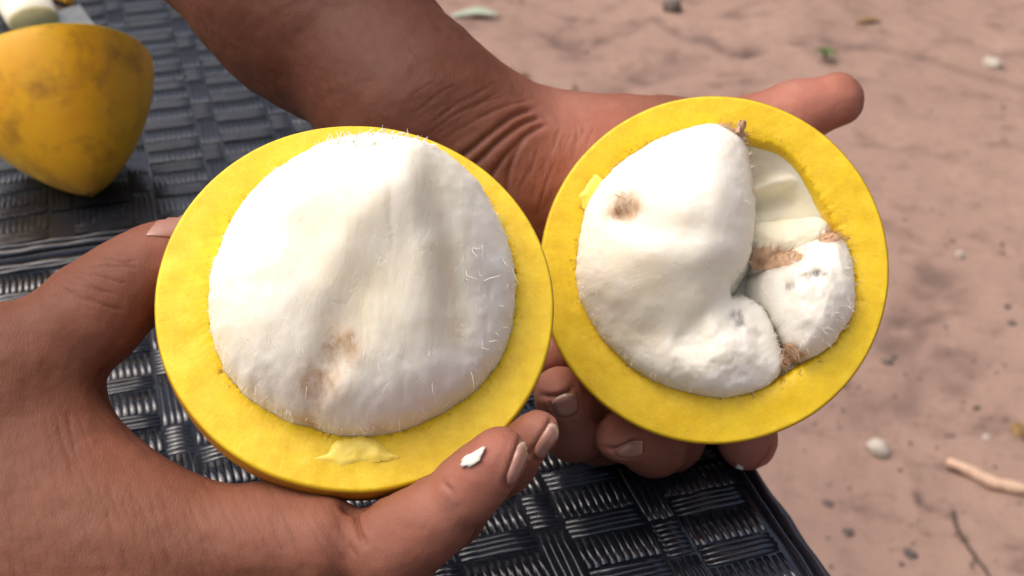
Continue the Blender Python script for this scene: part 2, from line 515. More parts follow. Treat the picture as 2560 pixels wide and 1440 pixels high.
# ------------------------------------------------------------------ fruit halves
def frame(center, n_cam, roll=0.0):
    """local x right, y up, z out of the cut face"""
    n = n_cam[0] * RIGHT + n_cam[1] * UP - n_cam[2] * FWD; n = n / np.linalg.norm(n)
    x = RIGHT - n * (RIGHT @ n); x /= np.linalg.norm(x); y = np.cross(n, x)
    if roll: x, y = math.cos(roll) * x + math.sin(roll) * y, -math.sin(roll) * x + math.cos(roll) * y
    return np.array(center), x, y, n
def fmat(fr):
    c, x, y, n = fr
    return Matrix(((x[0], y[0], n[0], c[0]), (x[1], y[1], n[1], c[1]), (x[2], y[2], n[2], c[2]), (0, 0, 0, 1)))
def loc(fr, px, py, h=0.0):
    c, x, y, n = fr
    d = (px - 1280) / FPX * RIGHT + (720 - py) / FPX * UP + FWD
    t = ((c + n * h - CAM) @ n) / (d @ n)
    q = CAM + d * t - c
    return np.array([q @ x, q @ y])
def locs(fr, pts, h=0.0): return np.array([loc(fr, a, b, h) for a, b in pts])

def radial(poly, th):
    """radius of a star-shaped polygon at angles th"""
    c = poly.mean(0); q = poly - c
    a = np.arctan2(q[:, 1], q[:, 0]); r = np.hypot(q[:, 0], q[:, 1]); o = np.argsort(a)
    return c, np.interp(th, np.r_[a[o] - 2 * math.pi, a[o], a[o] + 2 * math.pi], np.tile(r[o], 3))

def rind(fr, outer, inner, parent, depth, power, seed, cavity=.012, belly=0.0, skew=(0, 0), bulge=False, smat=None):
    """cut ring of yellow flesh (part) and the skin of the bowl behind it (part)"""
    NTH = 420
    th = np.linspace(-math.pi, math.pi, NTH, endpoint=False)
    co, ro = radial(outer, th); ci, ri = radial(inner, th)
    ro = ro * (1 + .003 * fbm(xyz(np.cos(th), np.sin(th)), 2.5, 3, seed)) 
    cs, sn = np.cos(th), np.sin(th)
    rings, edge, pit = [], [], []
    # inner wall, up over the inner lip, across the cut face, over the outer lip
    ip = np.stack([ci[0] + ri * cs, ci[1] + ri * sn], -1); op = np.stack([co[0] + ro * cs, co[1] + ro * sn], -1)
    fray = .0006 * fbm(xyz(cs * 30, sn * 30), 2.2, 3, seed + 4)[:, None]
    dirn = (op - ip); dl = np.linalg.norm(dirn, axis=1)[:, None]; dirn = dirn / dl
    def ring(p, zz, e, pt):
        rings.append(np.c_[p, np.zeros(NTH) + zz]); edge.append(np.zeros(NTH) + e); pit.append(np.zeros(NTH) + pt)
    ring(ip - dirn * .0035, -cavity, 0, 0); ring(ip - dirn * .001, -.003, 0, .5)
    NR = 26
    for k in range(NR + 1):
        t = k / NR
        p = ip + dirn * fray * (1 - t) + dirn * (dl - .0007) * t
        zz = -.0008 * (1 - t) ** 6 + .00018 * fbm(xyz(p[:, 0], p[:, 1]), 130, 3, seed + 1) + .0003 * vnoise(xyz(p[:, 0], p[:, 1]), 45, seed + 2) * (1 - t * .6)
        e = 0
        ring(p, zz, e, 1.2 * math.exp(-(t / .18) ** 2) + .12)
    ring(op, -.0012, 1, 0)
    R = np.array(rings); n = len(rings)
    V = R.reshape(-1, 3); idx = np.arange(n * NTH).reshape(n, NTH); nx_ = np.roll(idx, -1, 1)
    F = np.stack([idx[:-1], nx_[:-1], nx_[1:], idx[1:]], -1).reshape(-1, 4)[:, ::-1]
    mesh_obj('rind', V, F, M_FLESH, parent, attrs={'edge': np.concatenate(edge), 'pit': np.concatenate(pit)})
    # skin
    rings = []; tip = []
    NS = 60
    for k in range(NS + 1):
        s = k / NS; d = s * depth
        f = (1 - s ** power) ** (1 / 1.25) if s < 1 else 0.0
        f = f * (1 + belly * math.sin(min(1, s * 2.2) * math.pi))
        c2 = co * (1 - s) + np.array(skew) * (s * s if not bulge else math.sin(min(1, s * 3.2) * math.pi / 2))
        p = c2 + np.stack([ro * cs, ro * sn], -1) * max(f, .012)
        q = np.c_[p, np.zeros(NTH) - .0012 - d]
        q[:, :2] *= (1 + .015 * s * vnoise(q, 30, seed + 5))[:, None]
        rings.append(q); tip.append(np.zeros(NTH) + max(0, (s - .78) / .22) ** 1.5)
    R = np.array(rings); n = len(rings)
    V = np.vstack([R.reshape(-1, 3), [[skew[0], skew[1], -depth - .0016]]])
    idx = np.arange(n * NTH).reshape(n, NTH); nx_ = np.roll(idx, -1, 1)
    F = np.stack([idx[:-1], nx_[:-1], nx_[1:], idx[1:]], -1).reshape(-1, 4)[:, ::-1]
    F = [tuple(f) for f in F] + [(idx[-1, i], (idx[-1, (i + 1) % NTH]), len(V) - 1) for i in range(NTH)]
    return mesh_obj('skin', V, F, smat or M_RIND, parent, attrs={'tip': np.r_[np.concatenate(tip), 1]})

def pillow(poly, D, seed, step=.00045, margin=.003, steep=3.0, fray=.0006):
    """grid over a polygon with distance-to-edge; returns grid verts (u,v), distance, faces"""
    poly = np.asarray(poly)
    lo, hi = poly.min(0) - margin, poly.max(0) + margin
    gu, gv = np.arange(lo[0], hi[0], step), np.arange(lo[1], hi[1], step)
    U, Vv = np.meshgrid(gu, gv); P = np.stack([U.ravel(), Vv.ravel()], -1)
    wob = P + fray * np.stack([fbm(xyz(P[:, 0], P[:, 1]), 260, 3, seed), fbm(xyz(P[:, 0], P[:, 1]), 260, 3, seed + 9)], -1) * .5
    d = poly_dist(wob, np.vstack([poly, poly[:1]])); ins = inside_poly(wob, poly)
    d = np.where(ins, d, -d)
    keep = d > -margin * .8
    idx = -np.ones(len(P), int); idx[keep] = np.arange(keep.sum())
    I = idx.reshape(U.shape)
    F = np.stack([I[:-1, :-1], I[:-1, 1:], I[1:, 1:], I[1:, :-1]], -1).reshape(-1, 4); F = F[(F >= 0).all(1)]
    prof = np.where(d > 0, np.sqrt(np.clip(1 - (1 - np.clip(d / D, 0, 1)) ** 2, 0, 1)), 0)
    drop = np.where(d < 0, steep * d, 0)
    return P[keep], d[keep], prof[keep], drop[keep], F

def polar(P, c, twist=0.0):
    q = P - c; r = np.hypot(q[:, 0], q[:, 1]); a = np.arctan2(q[:, 1], q[:, 0])
    return {'pa': a * 42 + 6 * vnoise(xyz(P[:, 0], P[:, 1]), 60, 4) + r * twist, 'pr': r * 240}
def gauss(P, c, r): return np.exp(-(((P - c) ** 2).sum(1)) / (r * r))
def gline(P, L, w_): return np.exp(-(poly_dist(P, L) / w_) ** 2)

def strands(n, place, length, curl, rad, mat, parent, seed, name='fibre', sides=3):
    """place(k)->(root3, dir3); loose fibres joined as one mass"""
    r = np.random.default_rng(seed); S_ = []
    for k in range(n):
        p0, d0 = place(k, r); d0 = d0 / (np.linalg.norm(d0) + 1e-9)
        L = length * r.uniform(.35, 1.25); m = 6
        bend = r.normal(0, 1, 3) * curl; pts = []; p = np.array(p0, float); d = d0.copy()
        for i in range(m):
            pts.append(p.copy()); p = p + d * L / (m - 1); d = d + bend / (m - 1) + r.normal(0, .12, 3) * curl; d /= np.linalg.norm(d)
        rr = rad * r.uniform(.6, 1.3)
        S_.append((pts, [rr, rr, rr * .9, rr * .75, rr * .5, rr * .2]))
    V, F = tubes(S_, sides)
    o = mesh_obj(name, V, F, mat, parent); o['kind'] = 'stuff'
    return o

# ---- near fruit half (whole dome of pulp)
frA = frame(W(884, 772, .335), (.06, .30, .95))
fruitA = empty('fruit_half', fmat(frA))
tag(fruitA, 'nearer cut yellow fruit half with one smooth whole dome of white pulp', 'fruit', 'fruit halves')
outA = locs(frA, [(884 + 502 * math.cos(t) + 0 * 1, 771 - 461 * math.sin(t)) for t in np.linspace(0, 2 * math.pi, 40, endpoint=False)])
pulpA_px = [(519, 740), (533, 860), (572, 950), (645, 1012), (750, 1062), (870, 1092), (1000, 1078), (1110, 1032), (1215, 955), (1272, 860),
            (1290, 760), (1288, 670), (1262, 590), (1228, 520), (1180, 455), (1110, 405), (1020, 372), (920, 362), (820, 375), (730, 415), (650, 475), (590, 540), (545, 640)]
innA = chaikin(locs(frA, pulpA_px), 2)
rind(frA, outA, innA, fruitA, .062, 1.85, 11, belly=.0, skew=(-.0011, -.0020), bulge=True, smat=M_SHADEDRIND)
P2, d, prof, drop, F = pillow(innA, .026, 21, fray=.0008)
L = lambda pts, h=.02: locs(frA, pts, h)
x3 = xyz(P2[:, 0], P2[:, 1])
top = loc(frA, 1010, 400, .03)
A = .0235 + .0125 * gauss(P2, top, .027) + .003 * gauss(P2, loc(frA, 720, 640, .02), .02)
A += .0028 * gline(P2, L([(1050, 375), (1010, 470), (900, 560), (820, 700)], .03), .006)
A += .0018 * gline(P2, L([(700, 480), (800, 445), (940, 410), (1040, 385)], .03), .005)
A -= .0032 * gline(P2, L([(690, 445), (800, 410), (930, 378)], .03), .0045)
A -= .0020 * gline(P2, L([(1072, 430), (1098, 520), (1118, 640), (1130, 740), (1150, 860), (1160, 960)], .022), .0042)
A += .0012 * gline(P2, L([(1040, 480), (1060, 600), (1080, 760)], .025), .005)
A -= .0016 * gline(P2, L([(905, 620), (870, 760), (860, 880)], .022), .008)
A -= .0035 * gauss(P2, loc(frA, 1200, 800, .015), .013)
A -= .0024 * gline(P2, L([(790, 985), (815, 940), (850, 880)], .015), .0042)
A += .0016 * gauss(P2, loc(frA, 860, 860, .016), .003)
A += .0016 * gline(P2, L([(880, 910), (860, 1000)], .012), .005)
zz = A * prof + drop - .0006
soft = np.clip(d / .008, 0, 1)
zz += soft * (.0008 * fbm(x3, 45, 3, 31) - .0012 * np.exp(-(vnoise(x3 * np.array([1.7, .55, 1]), 75, 88) / .10) ** 2) * (fbm(x3, 40, 2, 89) > 0) * .35 + .00022 * fbm(x3 * np.array([1, .45, 1]), 260, 3, 33))
right = np.clip((P2[:, 0] - loc(frA, 1130, 700, .02)[0]) / .008, 0, 1)
zz += right * soft * .0002 * fbm(x3, 330, 3, 35)
stain = 1.35 * (.95 * gauss(P2, loc(frA, 790, 975, .013), .0048) + .55 * gauss(P2, loc(frA, 862, 880, .016), .0052) + .5 * gline(P2, L([(770, 1010), (800, 950), (850, 880)], .014), .0045)) * (.62 + .55 * fbm(x3, 240, 3, 36))
stain += .55 * gline(P2, locs(frA, [(640, 1012), (750, 1062), (870, 1095), (1000, 1080)]), .0011) * (fbm(x3, 300, 2, 40) > .1)
stain += .18 * gline(P2, L([(1098, 560), (1130, 740), (1150, 850)], .02), .0016)
cream = .55 * gauss(P2, loc(frA, 860, 700, .024), .017) + .5 * gline(P2, L([(1098, 470), (1118, 640), (1140, 800)], .022), .005) + .5 * gline(P2, L([(720, 450), (850, 415), (930, 395)], .03), .006) + .35 * gauss(P2, loc(frA, 560, 880, .005), .012)
cream = np.clip(cream * (.7 + .5 * fbm(x3, 120, 3, 37)), 0, .8)
pulpA = mesh_obj('pulp', xyz(P2[:, 0], P2[:, 1], zz), F, M_PULP, fruitA, attrs={'stain': np.clip(stain, 0, 1), 'cream': cream, 'grey': 0 * d, **polar(P2, top)})
ordA = np.where((d > -.0005) & (d < .0012))[0]
VA = xyz(P2[:, 0], P2[:, 1], zz); cenA = innA.mean(0)
def edge_place(ids, V_, cen, up=.5, tang=.6, wsel=None):
    def f(k, r):
        i = ids[r.integers(len(ids))]; p = V_[i]
        o = np.r_[p[:2] - cen, 0]; o /= np.linalg.norm(o); t = np.array([-o[1], o[0], 0])
        return p - o * .0006, o * r.uniform(.2, 1) + t * r.normal(0, tang) + np.array([0, 0, up * r.uniform(.1, 1)])
    return f
strands(1300, edge_place(ordA, VA, cenA, .25, 1.0), .0016, 1.4, .00011, M_FIBRE, pulpA, 1)
rr = np.where((right > .2) & (d > .001) & (P2[:, 1] < loc(frA, 1000, 640)[1]))[0]
def wisps(k, r):
    i = rr[r.integers(len(rr))]
    return VA[i] - [0, 0, .0003], np.array([r.normal(.2, .4), r.normal(-.3, .6), .35])
strands(24, wisps, .0048, 1.3, .00012, M_FIBRE, pulpA, 2)
topi = np.where((d > .003) & (d < .013) & (P2[:, 1] > loc(frA, 900, 470)[1]) & (P2[:, 0] > loc(frA, 800, 400)[0]) & (P2[:, 0] < loc(frA, 1090, 400)[0]))[0]
def crest(k, r):
    i = topi[r.integers(len(topi))]; return VA[i] - [0, 0, .0003], np.array([r.normal(.2, .7), .9, .5])
strands(150, crest, .0024, 2.6, .00015, M_FIBRE, pulpA, 3)
def bodyf(k, r):
    i = r.integers(len(VA)); return VA[i] - [0, 0, .0002], np.array([r.normal(0, .3), r.normal(-1, .3), .05])
strands(110, bodyf, .003, .7, .00006, M_FIBRE, pulpA, 4)
# pale flake of flesh torn from the cut face, and two small ones
def flake(fr, px, parent, hgt, seed, name='rind_flake'):
    poly = locs(fr, px); P_, d_, pr, dr, F_ = pillow(poly, .003, seed, .0004, .0012, 1.0, .0007)
    zz_ = hgt * pr + dr * .6 + .0003 + .0004 * fbm(xyz(P_[:, 0], P_[:, 1]), 200, 3, seed)
    return mesh_obj(name, xyz(P_[:, 0], P_[:, 1], zz_), F_, M_FLAKE, parent)
flake(frA, [(770, 1148), (820, 1135), (845, 1108), (905, 1098), (945, 1115), (965, 1135), (995, 1142), (930, 1148), (850, 1155)], fruitA, .0005, 5)
flake(frA, [(1222, 540), (1245, 535), (1258, 560), (1256, 600), (1240, 620), (1228, 580)], fruitA, .0009, 6)

# ---- farther fruit half (pulp opened into lobes)
frB = frame(W(1786, 675, .385), (-.04, .10, .99))
fruitB = empty('fruit_half', fmat(frB))
tag(fruitB, 'farther cut yellow fruit half whose white pulp is broken into lobes with brown fibrous patches', 'fruit', 'fruit halves')
outB = locs(frB, [(1786 + 438 * math.cos(t), 675 - 437 * math.sin(t)) for t in np.linspace(0, 2 * math.pi, 40, endpoint=False)])
innB_px = [(1440, 700), (1442, 610), (1470, 500), (1530, 415), (1620, 352), (1720, 318), (1800, 320), (1880, 345), (1960, 362), (2025, 440), (2068, 520), (2105, 575), (2138, 640), (2148, 740), (2125, 810),
           (2080, 872), (2010, 918), (1950, 955), (1880, 985), (1800, 995), (1710, 980), (1620, 945), (1545, 888), (1480, 808)]
innB = chaikin(locs(frB, innB_px), 2)
rind(frB, outB, innB, fruitB, .058, 1.75, 51, cavity=.02)
# lining of the cavity
P2, d, prof, drop, F = pillow(innB, .02, 61)
x3 = xyz(P2[:, 0], P2[:, 1])
zz = -.0125 * np.clip(prof, 0, 1) ** 1.2 + np.where(d < 0, -.002, 0) - .0016 + (.0014 * fbm(x3 * np.array([.6, 1.2, 1]), 75, 4, 62)) * np.clip(d / .003, 0, 1)
LB = lambda pts, h=0: locs(frB, pts, h)
zz += np.clip((d - .002) / .004, 0, 1) * .0040 * gline(P2, LB([(1890, 470), (1960, 450), (2035, 425)], -.008), .0024) - np.clip((d - .002) / .004, 0, 1) * .003 * gline(P2, LB([(1890, 510), (1960, 495), (2050, 480)], -.010), .003)
cream = np.clip(.45 * np.clip(d / .003, 0, 1) + .25 * fbm(x3, 90, 3, 63), 0, .8)
mesh_obj('pulp_lining', xyz(P2[:, 0], P2[:, 1], zz), F, M_PULP, fruitB, attrs={'stain': 0 * d, 'cream': cream, 'grey': 0 * d})

def lobe(px, h_edge, D, seed, base, amp, feats=None, tint=None, steep=6.0, margin=.0035, rough=1.0, label=None, fray=.0008):
    poly = chaikin(LB(px, h_edge), 2)
    P_, d_, pr, dr, F_ = pillow(poly, D, seed, .00045, margin, steep, fray)
    x_ = xyz(P_[:, 0], P_[:, 1])
    A_ = np.zeros(len(P_)) + amp
    if feats: A_ = feats(P_, A_, d_)
    z_ = base + A_ * pr + dr + np.clip(d_ / .005, 0, 1) * rough * (.0005 * fbm(x_, 60, 3, seed) + .00014 * fbm(x_ * np.array([.6, 1, 1]), 280, 3, seed + 3))
    at = {'stain': 0 * d_, 'cream': 0 * d_, 'grey': 0 * d_, **polar(P_, poly.mean(0) + .003)}
    if tint: at.update({k: np.clip(v, 0, 1) for k, v in tint(P_, x_, d_).items()})
    o = mesh_obj('pulp_lobe', np.c_[P_, z_], F_, M_PULP, fruitB, attrs=at)
    return o, P_, z_, d_, poly
big_px = [(1440, 705), (1440, 620), (1466, 505), (1524, 420), (1610, 358), (1700, 318), (1770, 300), (1830, 312), (1866, 345), (1882, 400), (1890, 470), (1893, 540), (1888, 600), (1876, 655),
          (1852, 690), (1826, 722), (1836, 744), (1866, 738), (1902, 752), (1927, 790), (1950, 840), (1962, 880), (1965, 915), (1935, 960), (1880, 984), (1800, 996), (1715, 982), (1625, 948), (1545, 892), (1484, 815), (1450, 750)]
def f_big(P_, A_, d_):
    x_ = xyz(P_[:, 0], P_[:, 1])
    A_ = A_ + .009 * gauss(P_, loc(frB, 1780, 500, .02), .019) + .004 * gauss(P_, loc(frB, 1600, 640, .015), .016)
    A_ -= .0045 * gauss(P_, loc(frB, 1556, 540, .012), .0030)
    A_ -= .0010 * gline(P_, LB([(1600, 570), (1720, 580), (1860, 585)], .02), .004)
    A_ += .0018 * gline(P_, LB([(1600, 620), (1740, 640), (1850, 620)], .02), .006)
    A_ -= .0035 * gline(P_, LB([(1500, 800), (1600, 850), (1700, 830)], .012), .008)
    a, b = loc(frB, 1880, 650, .014), loc(frB, 1690, 840, .014); t = (b - a) / np.linalg.norm(b - a); nrm = np.array([-t[1], t[0]])
    if nrm @ (loc(frB, 1900, 800, .014) - a) < 0: nrm = -nrm
    sd = (P_ - a) @ nrm + .0012 * fbm(x_, 160, 2, 66); al = (P_ - a) @ t / np.linalg.norm(b - a)
    A_ -= (.0100 * np.clip(1.15 - al, 0, 1)) / (1 + np.exp(-sd / .0008)) * np.clip((1.5 - al) * 2, 0, 1)
    A_ += .003 * gauss(P_, loc(frB, 1850, 850, .012), .011)
    fuzz = np.clip((P_ @ nrm - a @ nrm) / .006 + .2, 0, 1)
    A_ += fuzz * (.0012 * fbm(x_, 150, 4, 67))
    A_ -= .0018 * gauss(P_, loc(frB, 1858, 792, .013), .0022) + .0012 * gauss(P_, loc(frB, 1900, 830, .013), .0018)
    return A_
def t_big(P_, x_, d_):
    n = .62 + .6 * fbm(x_, 260, 3, 71); n2_ = fbm(x_, 420, 3, 75)
    st = (2.0 * gauss(P_, loc(frB, 1562, 522, .011), .0040)) * n + 1.1 * gauss(P_, loc(frB, 1540, 530, .011), .0030) * n
    st += .8 * gline(P_, LB([(1862, 320), (1886, 400), (1893, 480)], .010), .0011) * n
    st += .6 * gauss(P_, loc(frB, 1825, 310, .01), .004) * n
    st += 1.2 * gline(P_, LB([(1955, 850), (1972, 900), (1960, 945)], .004), .0016) * n
    cr = .5 * gauss(P_, loc(frB, 1540, 700, .01), .012) + .45 * gauss(P_, loc(frB, 1600, 440, .012), .006) + .35 * gauss(P_, loc(frB, 1700, 720, .014), .012) + .3 * gauss(P_, loc(frB, 1600, 850, .01), .01)
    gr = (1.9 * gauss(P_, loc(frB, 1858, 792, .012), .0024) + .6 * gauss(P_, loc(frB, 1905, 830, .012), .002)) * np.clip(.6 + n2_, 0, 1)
    return {'stain': st, 'cream': cr * (.8 + .4 * fbm(x_, 120, 2, 72)), 'grey': gr}
oBig, PB, zB, dB, plB = lobe(big_px, .004, .0155, 70, -.001, .0135, f_big, t_big)
rgt_px = [(1900, 735), (1905, 690), (1940, 640), (1990, 615), (2050, 595), (2100, 580), (2130, 615), (2146, 680), (2148, 745), (2128, 805), (2082, 868), (2015, 905), (1988, 900), (1970, 860), (1945, 815), (1920, 770)]
def f_rgt(P_, A_, d_):
    A_ = A_ + .003 * gauss(P_, loc(frB, 2060, 760, .01), .010)
    A_ -= .005 * gauss(P_, loc(frB, 1930, 720, .005), .007)
    A_ += .0013 * fbm(xyz(P_[:, 0], P_[:, 1]) * np.array([1.3, .7, 1]), 150, 4, 91)
    A_ -= .0014 * gline(P_, LB([(1985, 712), (2020, 692), (2050, 682)], .01), .0016)
    A_ -= .003 * gline(P_, LB([(1900, 640), (1960, 655), (2000, 650)], .006), .003)
    A_ += .0014 * gline(P_, LB([(1975, 650), (1990, 720), (2010, 800)], .01), .002)
    return A_
def t_rgt(P_, x_, d_):
    n = .65 + .6 * fbm(x_, 260, 3, 77)
    return {'stain': (1.1 * gauss(P_, loc(frB, 1935, 645, .006), .0045) + .8 * gauss(P_, loc(frB, 1995, 640, .007), .0030) + 1.0 * gauss(P_, loc(frB, 2090, 580, .004), .0038) + .7 * gauss(P_, loc(frB, 2118, 572, .003), .002)
                      + 1.1 * gline(P_, LB([(1975, 860), (1990, 895)], .004), .002) + .8 * gauss(P_, loc(frB, 2000, 890, .003), .003)) * n,
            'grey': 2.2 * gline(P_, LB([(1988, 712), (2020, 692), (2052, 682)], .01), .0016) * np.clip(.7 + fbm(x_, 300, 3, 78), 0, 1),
            'cream': .3 * gauss(P_, loc(frB, 1960, 600, .004), .006)}
oRgt, PR, zR, dR, plR = lobe(rgt_px, .003, .012, 90, -.0015, .0105, f_rgt, t_rgt, rough=1.6)
shelf_px = [(1880, 560), (1930, 545), (2000, 540), (2070, 530), (2105, 575), (2110, 610), (2040, 640), (1960, 680), (1890, 690), (1870, 620)]
oSh, PS, zS, dS, plS = lobe(shelf_px, -.004, .010, 95, -.010, .0085, lambda P_, A_, d_: A_ + .0016 * fbm(xyz(P_[:, 0], P_[:, 1]) * np.array([.6, 1.4, 1]), 110, 4, 92),
    lambda P_, x_, d_: {'cream': .35 + .3 * fbm(x_, 150, 2, 96), 'stain': .9 * gauss(P_, loc(frB, 1935, 640, -.002), .004) * (.7 + .5 * fbm(x_, 260, 2, 97))}, rough=1.6)
for o_, P_, z_, d_, pl, sd_, n_ in ((oBig, PB, zB, dB, plB, 11, 900), (oRgt, PR, zR, dR, plR, 13, 300), (oSh, PS, zS, dS, plS, 14, 60)):
    V_ = np.c_[P_, z_]; ids = np.where((d_ > -.0006) & (d_ < .0015))[0]
    strands(n_, edge_place(ids, V_, pl.mean(0), .25, 1.0), .0016, 1.4, .00011, M_FIBRE, o_, sd_)
    def body(k, r, V_=V_, ok=np.where(d_ > .001)[0]):
        i = ok[r.integers(len(ok))]; a = r.normal(0, .9); return V_[i] - [0, 0, .0002], np.array([math.cos(a), math.sin(a) - .6, .06])
    if o_ is not oBig: strands(n_ // 2, body, .0030, .7, .00007, M_FIBRE, o_, sd_ + 30)
    else: strands(110, body, .0026, .8, .00006, M_FIBRE, o_, sd_ + 30)
# tufts of brown fibre
def tuft(px, py, h, n, spread, dirv, length, seed, rad=.00022):
    c = loc(frB, px, py, h)
    def f(k, r):
        p = np.r_[c + r.normal(0, spread, 2) * np.array([1, .6]), h - .0006]
        return p, np.array(dirv) + r.normal(0, .45, 3) * np.array([1, 1, .3])
    o = strands(n, f, length, .9, rad, M_BROWNFIBRE, fruitB, seed, 'brown_tuft'); del o['kind']
LP, LZ = np.vstack([PB, PR, PS]), np.r_[zB, zR, zS]
def drape(P_):
    out = np.full(len(P_), -.02)
    for s_ in range(0, len(P_), 200):
        q = P_[s_:s_ + 200]; dd = ((q[:, None, :] - LP[None]) ** 2).sum(-1)
        for i in range(len(q)):
            k = dd[i] < .0007 ** 2
            if k.any(): out[s_ + i] = LZ[k].max()
    return out
def patch(px, seed, hgt=.0003):
    poly = chaikin(LB(px, .006), 1); P_, d_, pr, dr, F_ = pillow(poly, .0025, seed, .0005, .0008, 1.0)
    x_ = xyz(P_[:, 0], P_[:, 1]); zz_ = drape(P_)
    zz_ = np.maximum(zz_, np.median(zz_) - .003) + hgt * pr + dr + np.clip(d_ / .001, 0, 1) * (.0003 * fbm(x_ * np.array([.5, 1.6, 1]), 420, 3, seed) + .0002 * fbm(x_, 200, 2, seed)) - .0003
    mesh_obj('brown_patch', np.c_[P_, zz_], F_, M_BROWNFIBRE, fruitB)
    def f(k, r):
        i = r.integers(len(P_)); a = r.normal(.2, .8); return np.r_[P_[i], zz_[i] - .0002], np.array([math.cos(a), math.sin(a), r.uniform(0, .35)])
    strands(int(len(P_) * .42), f, .0034, 1.1, .00010, M_BROWNFIBRE, fruitB, seed, 'brown_fibre')
patch([(1886, 655), (1893, 612), (1925, 602), (1960, 615), (1990, 622), (2010, 640), (1985, 655), (1940, 668)], 41)
patch([(2052, 598), (2068, 572), (2100, 558), (2132, 550), (2136, 575), (2112, 592), (2080, 604)], 43)
patch([(1957, 925), (1964, 885), (1975, 852), (1990, 870), (2010, 892), (1985, 905)], 44)
def pit_fibres(k, r, ok=np.where(gauss(PB, loc(frB, 1560, 522, .011), .0036) > .45)[0]):
    i = ok[r.integers(len(ok))]; a = r.normal(.3, 1.2); return np.r_[PB[i], zB[i] - .0003], np.array([math.cos(a), math.sin(a), r.uniform(0, .3)])
strands(150, pit_fibres, .0026, 1.2, .00010, M_BROWNFIBRE, fruitB, 46, 'brown_fibre')
patch([(1808, 318), (1800, 296), (1835, 300), (1862, 312), (1872, 340), (1850, 335)], 45, .0006)
# torn flakes at the crown of the opening
def petal(px, py, h, lx, ly, rot, lift, seed, mat, name):
    c = loc(frB, px, py, h); n = 9; V, F = [], []
    for i in range(n):
        for j in range(n):
            a, b = i / (n - 1) - .5, j / (n - 1)
            w_ = lx * (1 - .55 * b ** 2) * (1 + .25 * math.sin(9 * b + seed))
            x, y = a * w_, b * ly; zz_ = lift * b ** 1.4 + .001 * math.cos(a * 5) + .0007 * math.sin(11 * a + 7 * b + seed)
            V.append((c[0] + x * math.cos(rot) - y * math.sin(rot), c[1] + x * math.sin(rot) + y * math.cos(rot), h + zz_))
    for i in range(n - 1):
        for j in range(n - 1): F.append((i * n + j, (i + 1) * n + j, (i + 1) * n + j + 1, i * n + j + 1))
    o = mesh_obj(name, V, F, mat, fruitB); md = o.modifiers.new('t', 'SOLIDIFY'); md.thickness = .0003
    return o
petal(1846, 335, .0070, .0032, .0036, -.35, .0022, 1, M_BROWNFIBRE, 'dry_flake')
flake(frB, [(1455, 490), (1490, 440), (1500, 450), (1485, 510), (1462, 520)], fruitB, .0003, 8)

# ------------------------------------------------------------------ third half, lying on the table with a knife
tp = onplane(188, 492, TZ + .008); nC = np.array([-.25, .74, .62]); nC /= np.linalg.norm(nC); rc = tp + .061 * nC
frC = frame(rc, (nC @ RIGHT, nC @ UP, -(nC @ FWD)))
fruitC = empty('fruit_half', fmat(frC))
tag(fruitC, 'uncut side of a mottled orange yellow fruit half lying on the black table', 'fruit', 'fruit halves')
RC = .0425
tt = np.linspace(0, 2 * math.pi, 48, endpoint=False)
outC = np.stack([RC * 1.02 * np.cos(tt), RC * np.sin(tt)], -1)
lenC = np.linalg.norm(rc - tp)
rind(frC, outC, outC * .78, fruitC, lenC, 1.7, 91, belly=.0, skew=(.007, 0))
P2, d, prof, drop, F = pillow(outC * .78, .02, 93, .0016, .003)
mesh_obj('pulp', xyz(P2[:, 0], P2[:, 1], .012 * prof + drop - .0006), F, M_PULP, fruitC, attrs={'stain': 0 * d, 'cream': 0 * d, 'grey': 0 * d})

# knife with a broad blade, lying beyond that half
kn_a = onplane(20, -75, TZ + .014); kn_b = onplane(82, 42, TZ + .014)
M_HANDLE = mat_simple('cream_plastic', (.74, .70, .55), (.82, .79, .66), 90, .35, .0003)
M_HEND = mat_simple('shaded_plastic', (.36, .33, .16), (.46, .42, .22), 120, .5, .0003)  # cream handle plastic with the end face's shade put into its colour
M_STEEL = mat_simple('worn_steel', (.26, .28, .29), (.36, .38, .38), 130, .38, .0002, Metallic=.75)
knife = empty('knife', loc=tuple(onplane(82, 60, TZ)))
tag(knife, 'broad steel kitchen knife with a thick cream handle lying behind the mottled fruit half', 'knife')
KM = Matrix.Translation(-Vector(knife.location))
ax = (kn_b - kn_a); L0 = np.linalg.norm(ax); ax /= L0
pts = [kn_a - ax * .05 + ax * t for t in np.linspace(0, L0 + .05, 8)]
V, F = tubes([([p - np.array(knife.location) for p in pts], [.010, .0135, .0145, .0150, .0150, .0150, .0148, .0140])], 20)
V = np.array(V); V[:, 2] = TZ + .012 - knife.location[2] + (V[:, 2] - (TZ + .014 - knife.location[2])) * .6
mesh_obj('handle', V, F, M_HANDLE, knife)
bl = [onplane(30, 88, TZ + .004), onplane(75, 55, TZ + .004), onplane(200, 16, TZ + .004), onplane(262, 100, TZ + .004), onplane(300, 150, TZ + .004), onplane(120, 190, TZ + .004), onplane(-60, 160, TZ + .004)]
bm = bmesh.new()
vs = [bm.verts.new(Vector(p) - knife.location) for p in bl]
f = bm.faces.new(vs); f.normal_update()
if f.normal.z < 0: f.normal_flip()
r_ = bmesh.ops.extrude_face_region(bm, geom=[f])
for g in r_['geom']:
    if isinstance(g, bmesh.types.BMVert): g.co.z += .0016
bmesh.ops.recalc_face_normals(bm, faces=bm.faces[:])
bmesh.ops.bevel(bm, geom=[e for e in bm.edges], offset=.0004, segments=2, affect='EDGES')
me = bpy.data.meshes.new('blade'); bm.to_mesh(me); bm.free(); me.materials.append(M_STEEL)
o = bpy.data.objects.new('blade', me); COL.objects.link(o); o.parent = knife
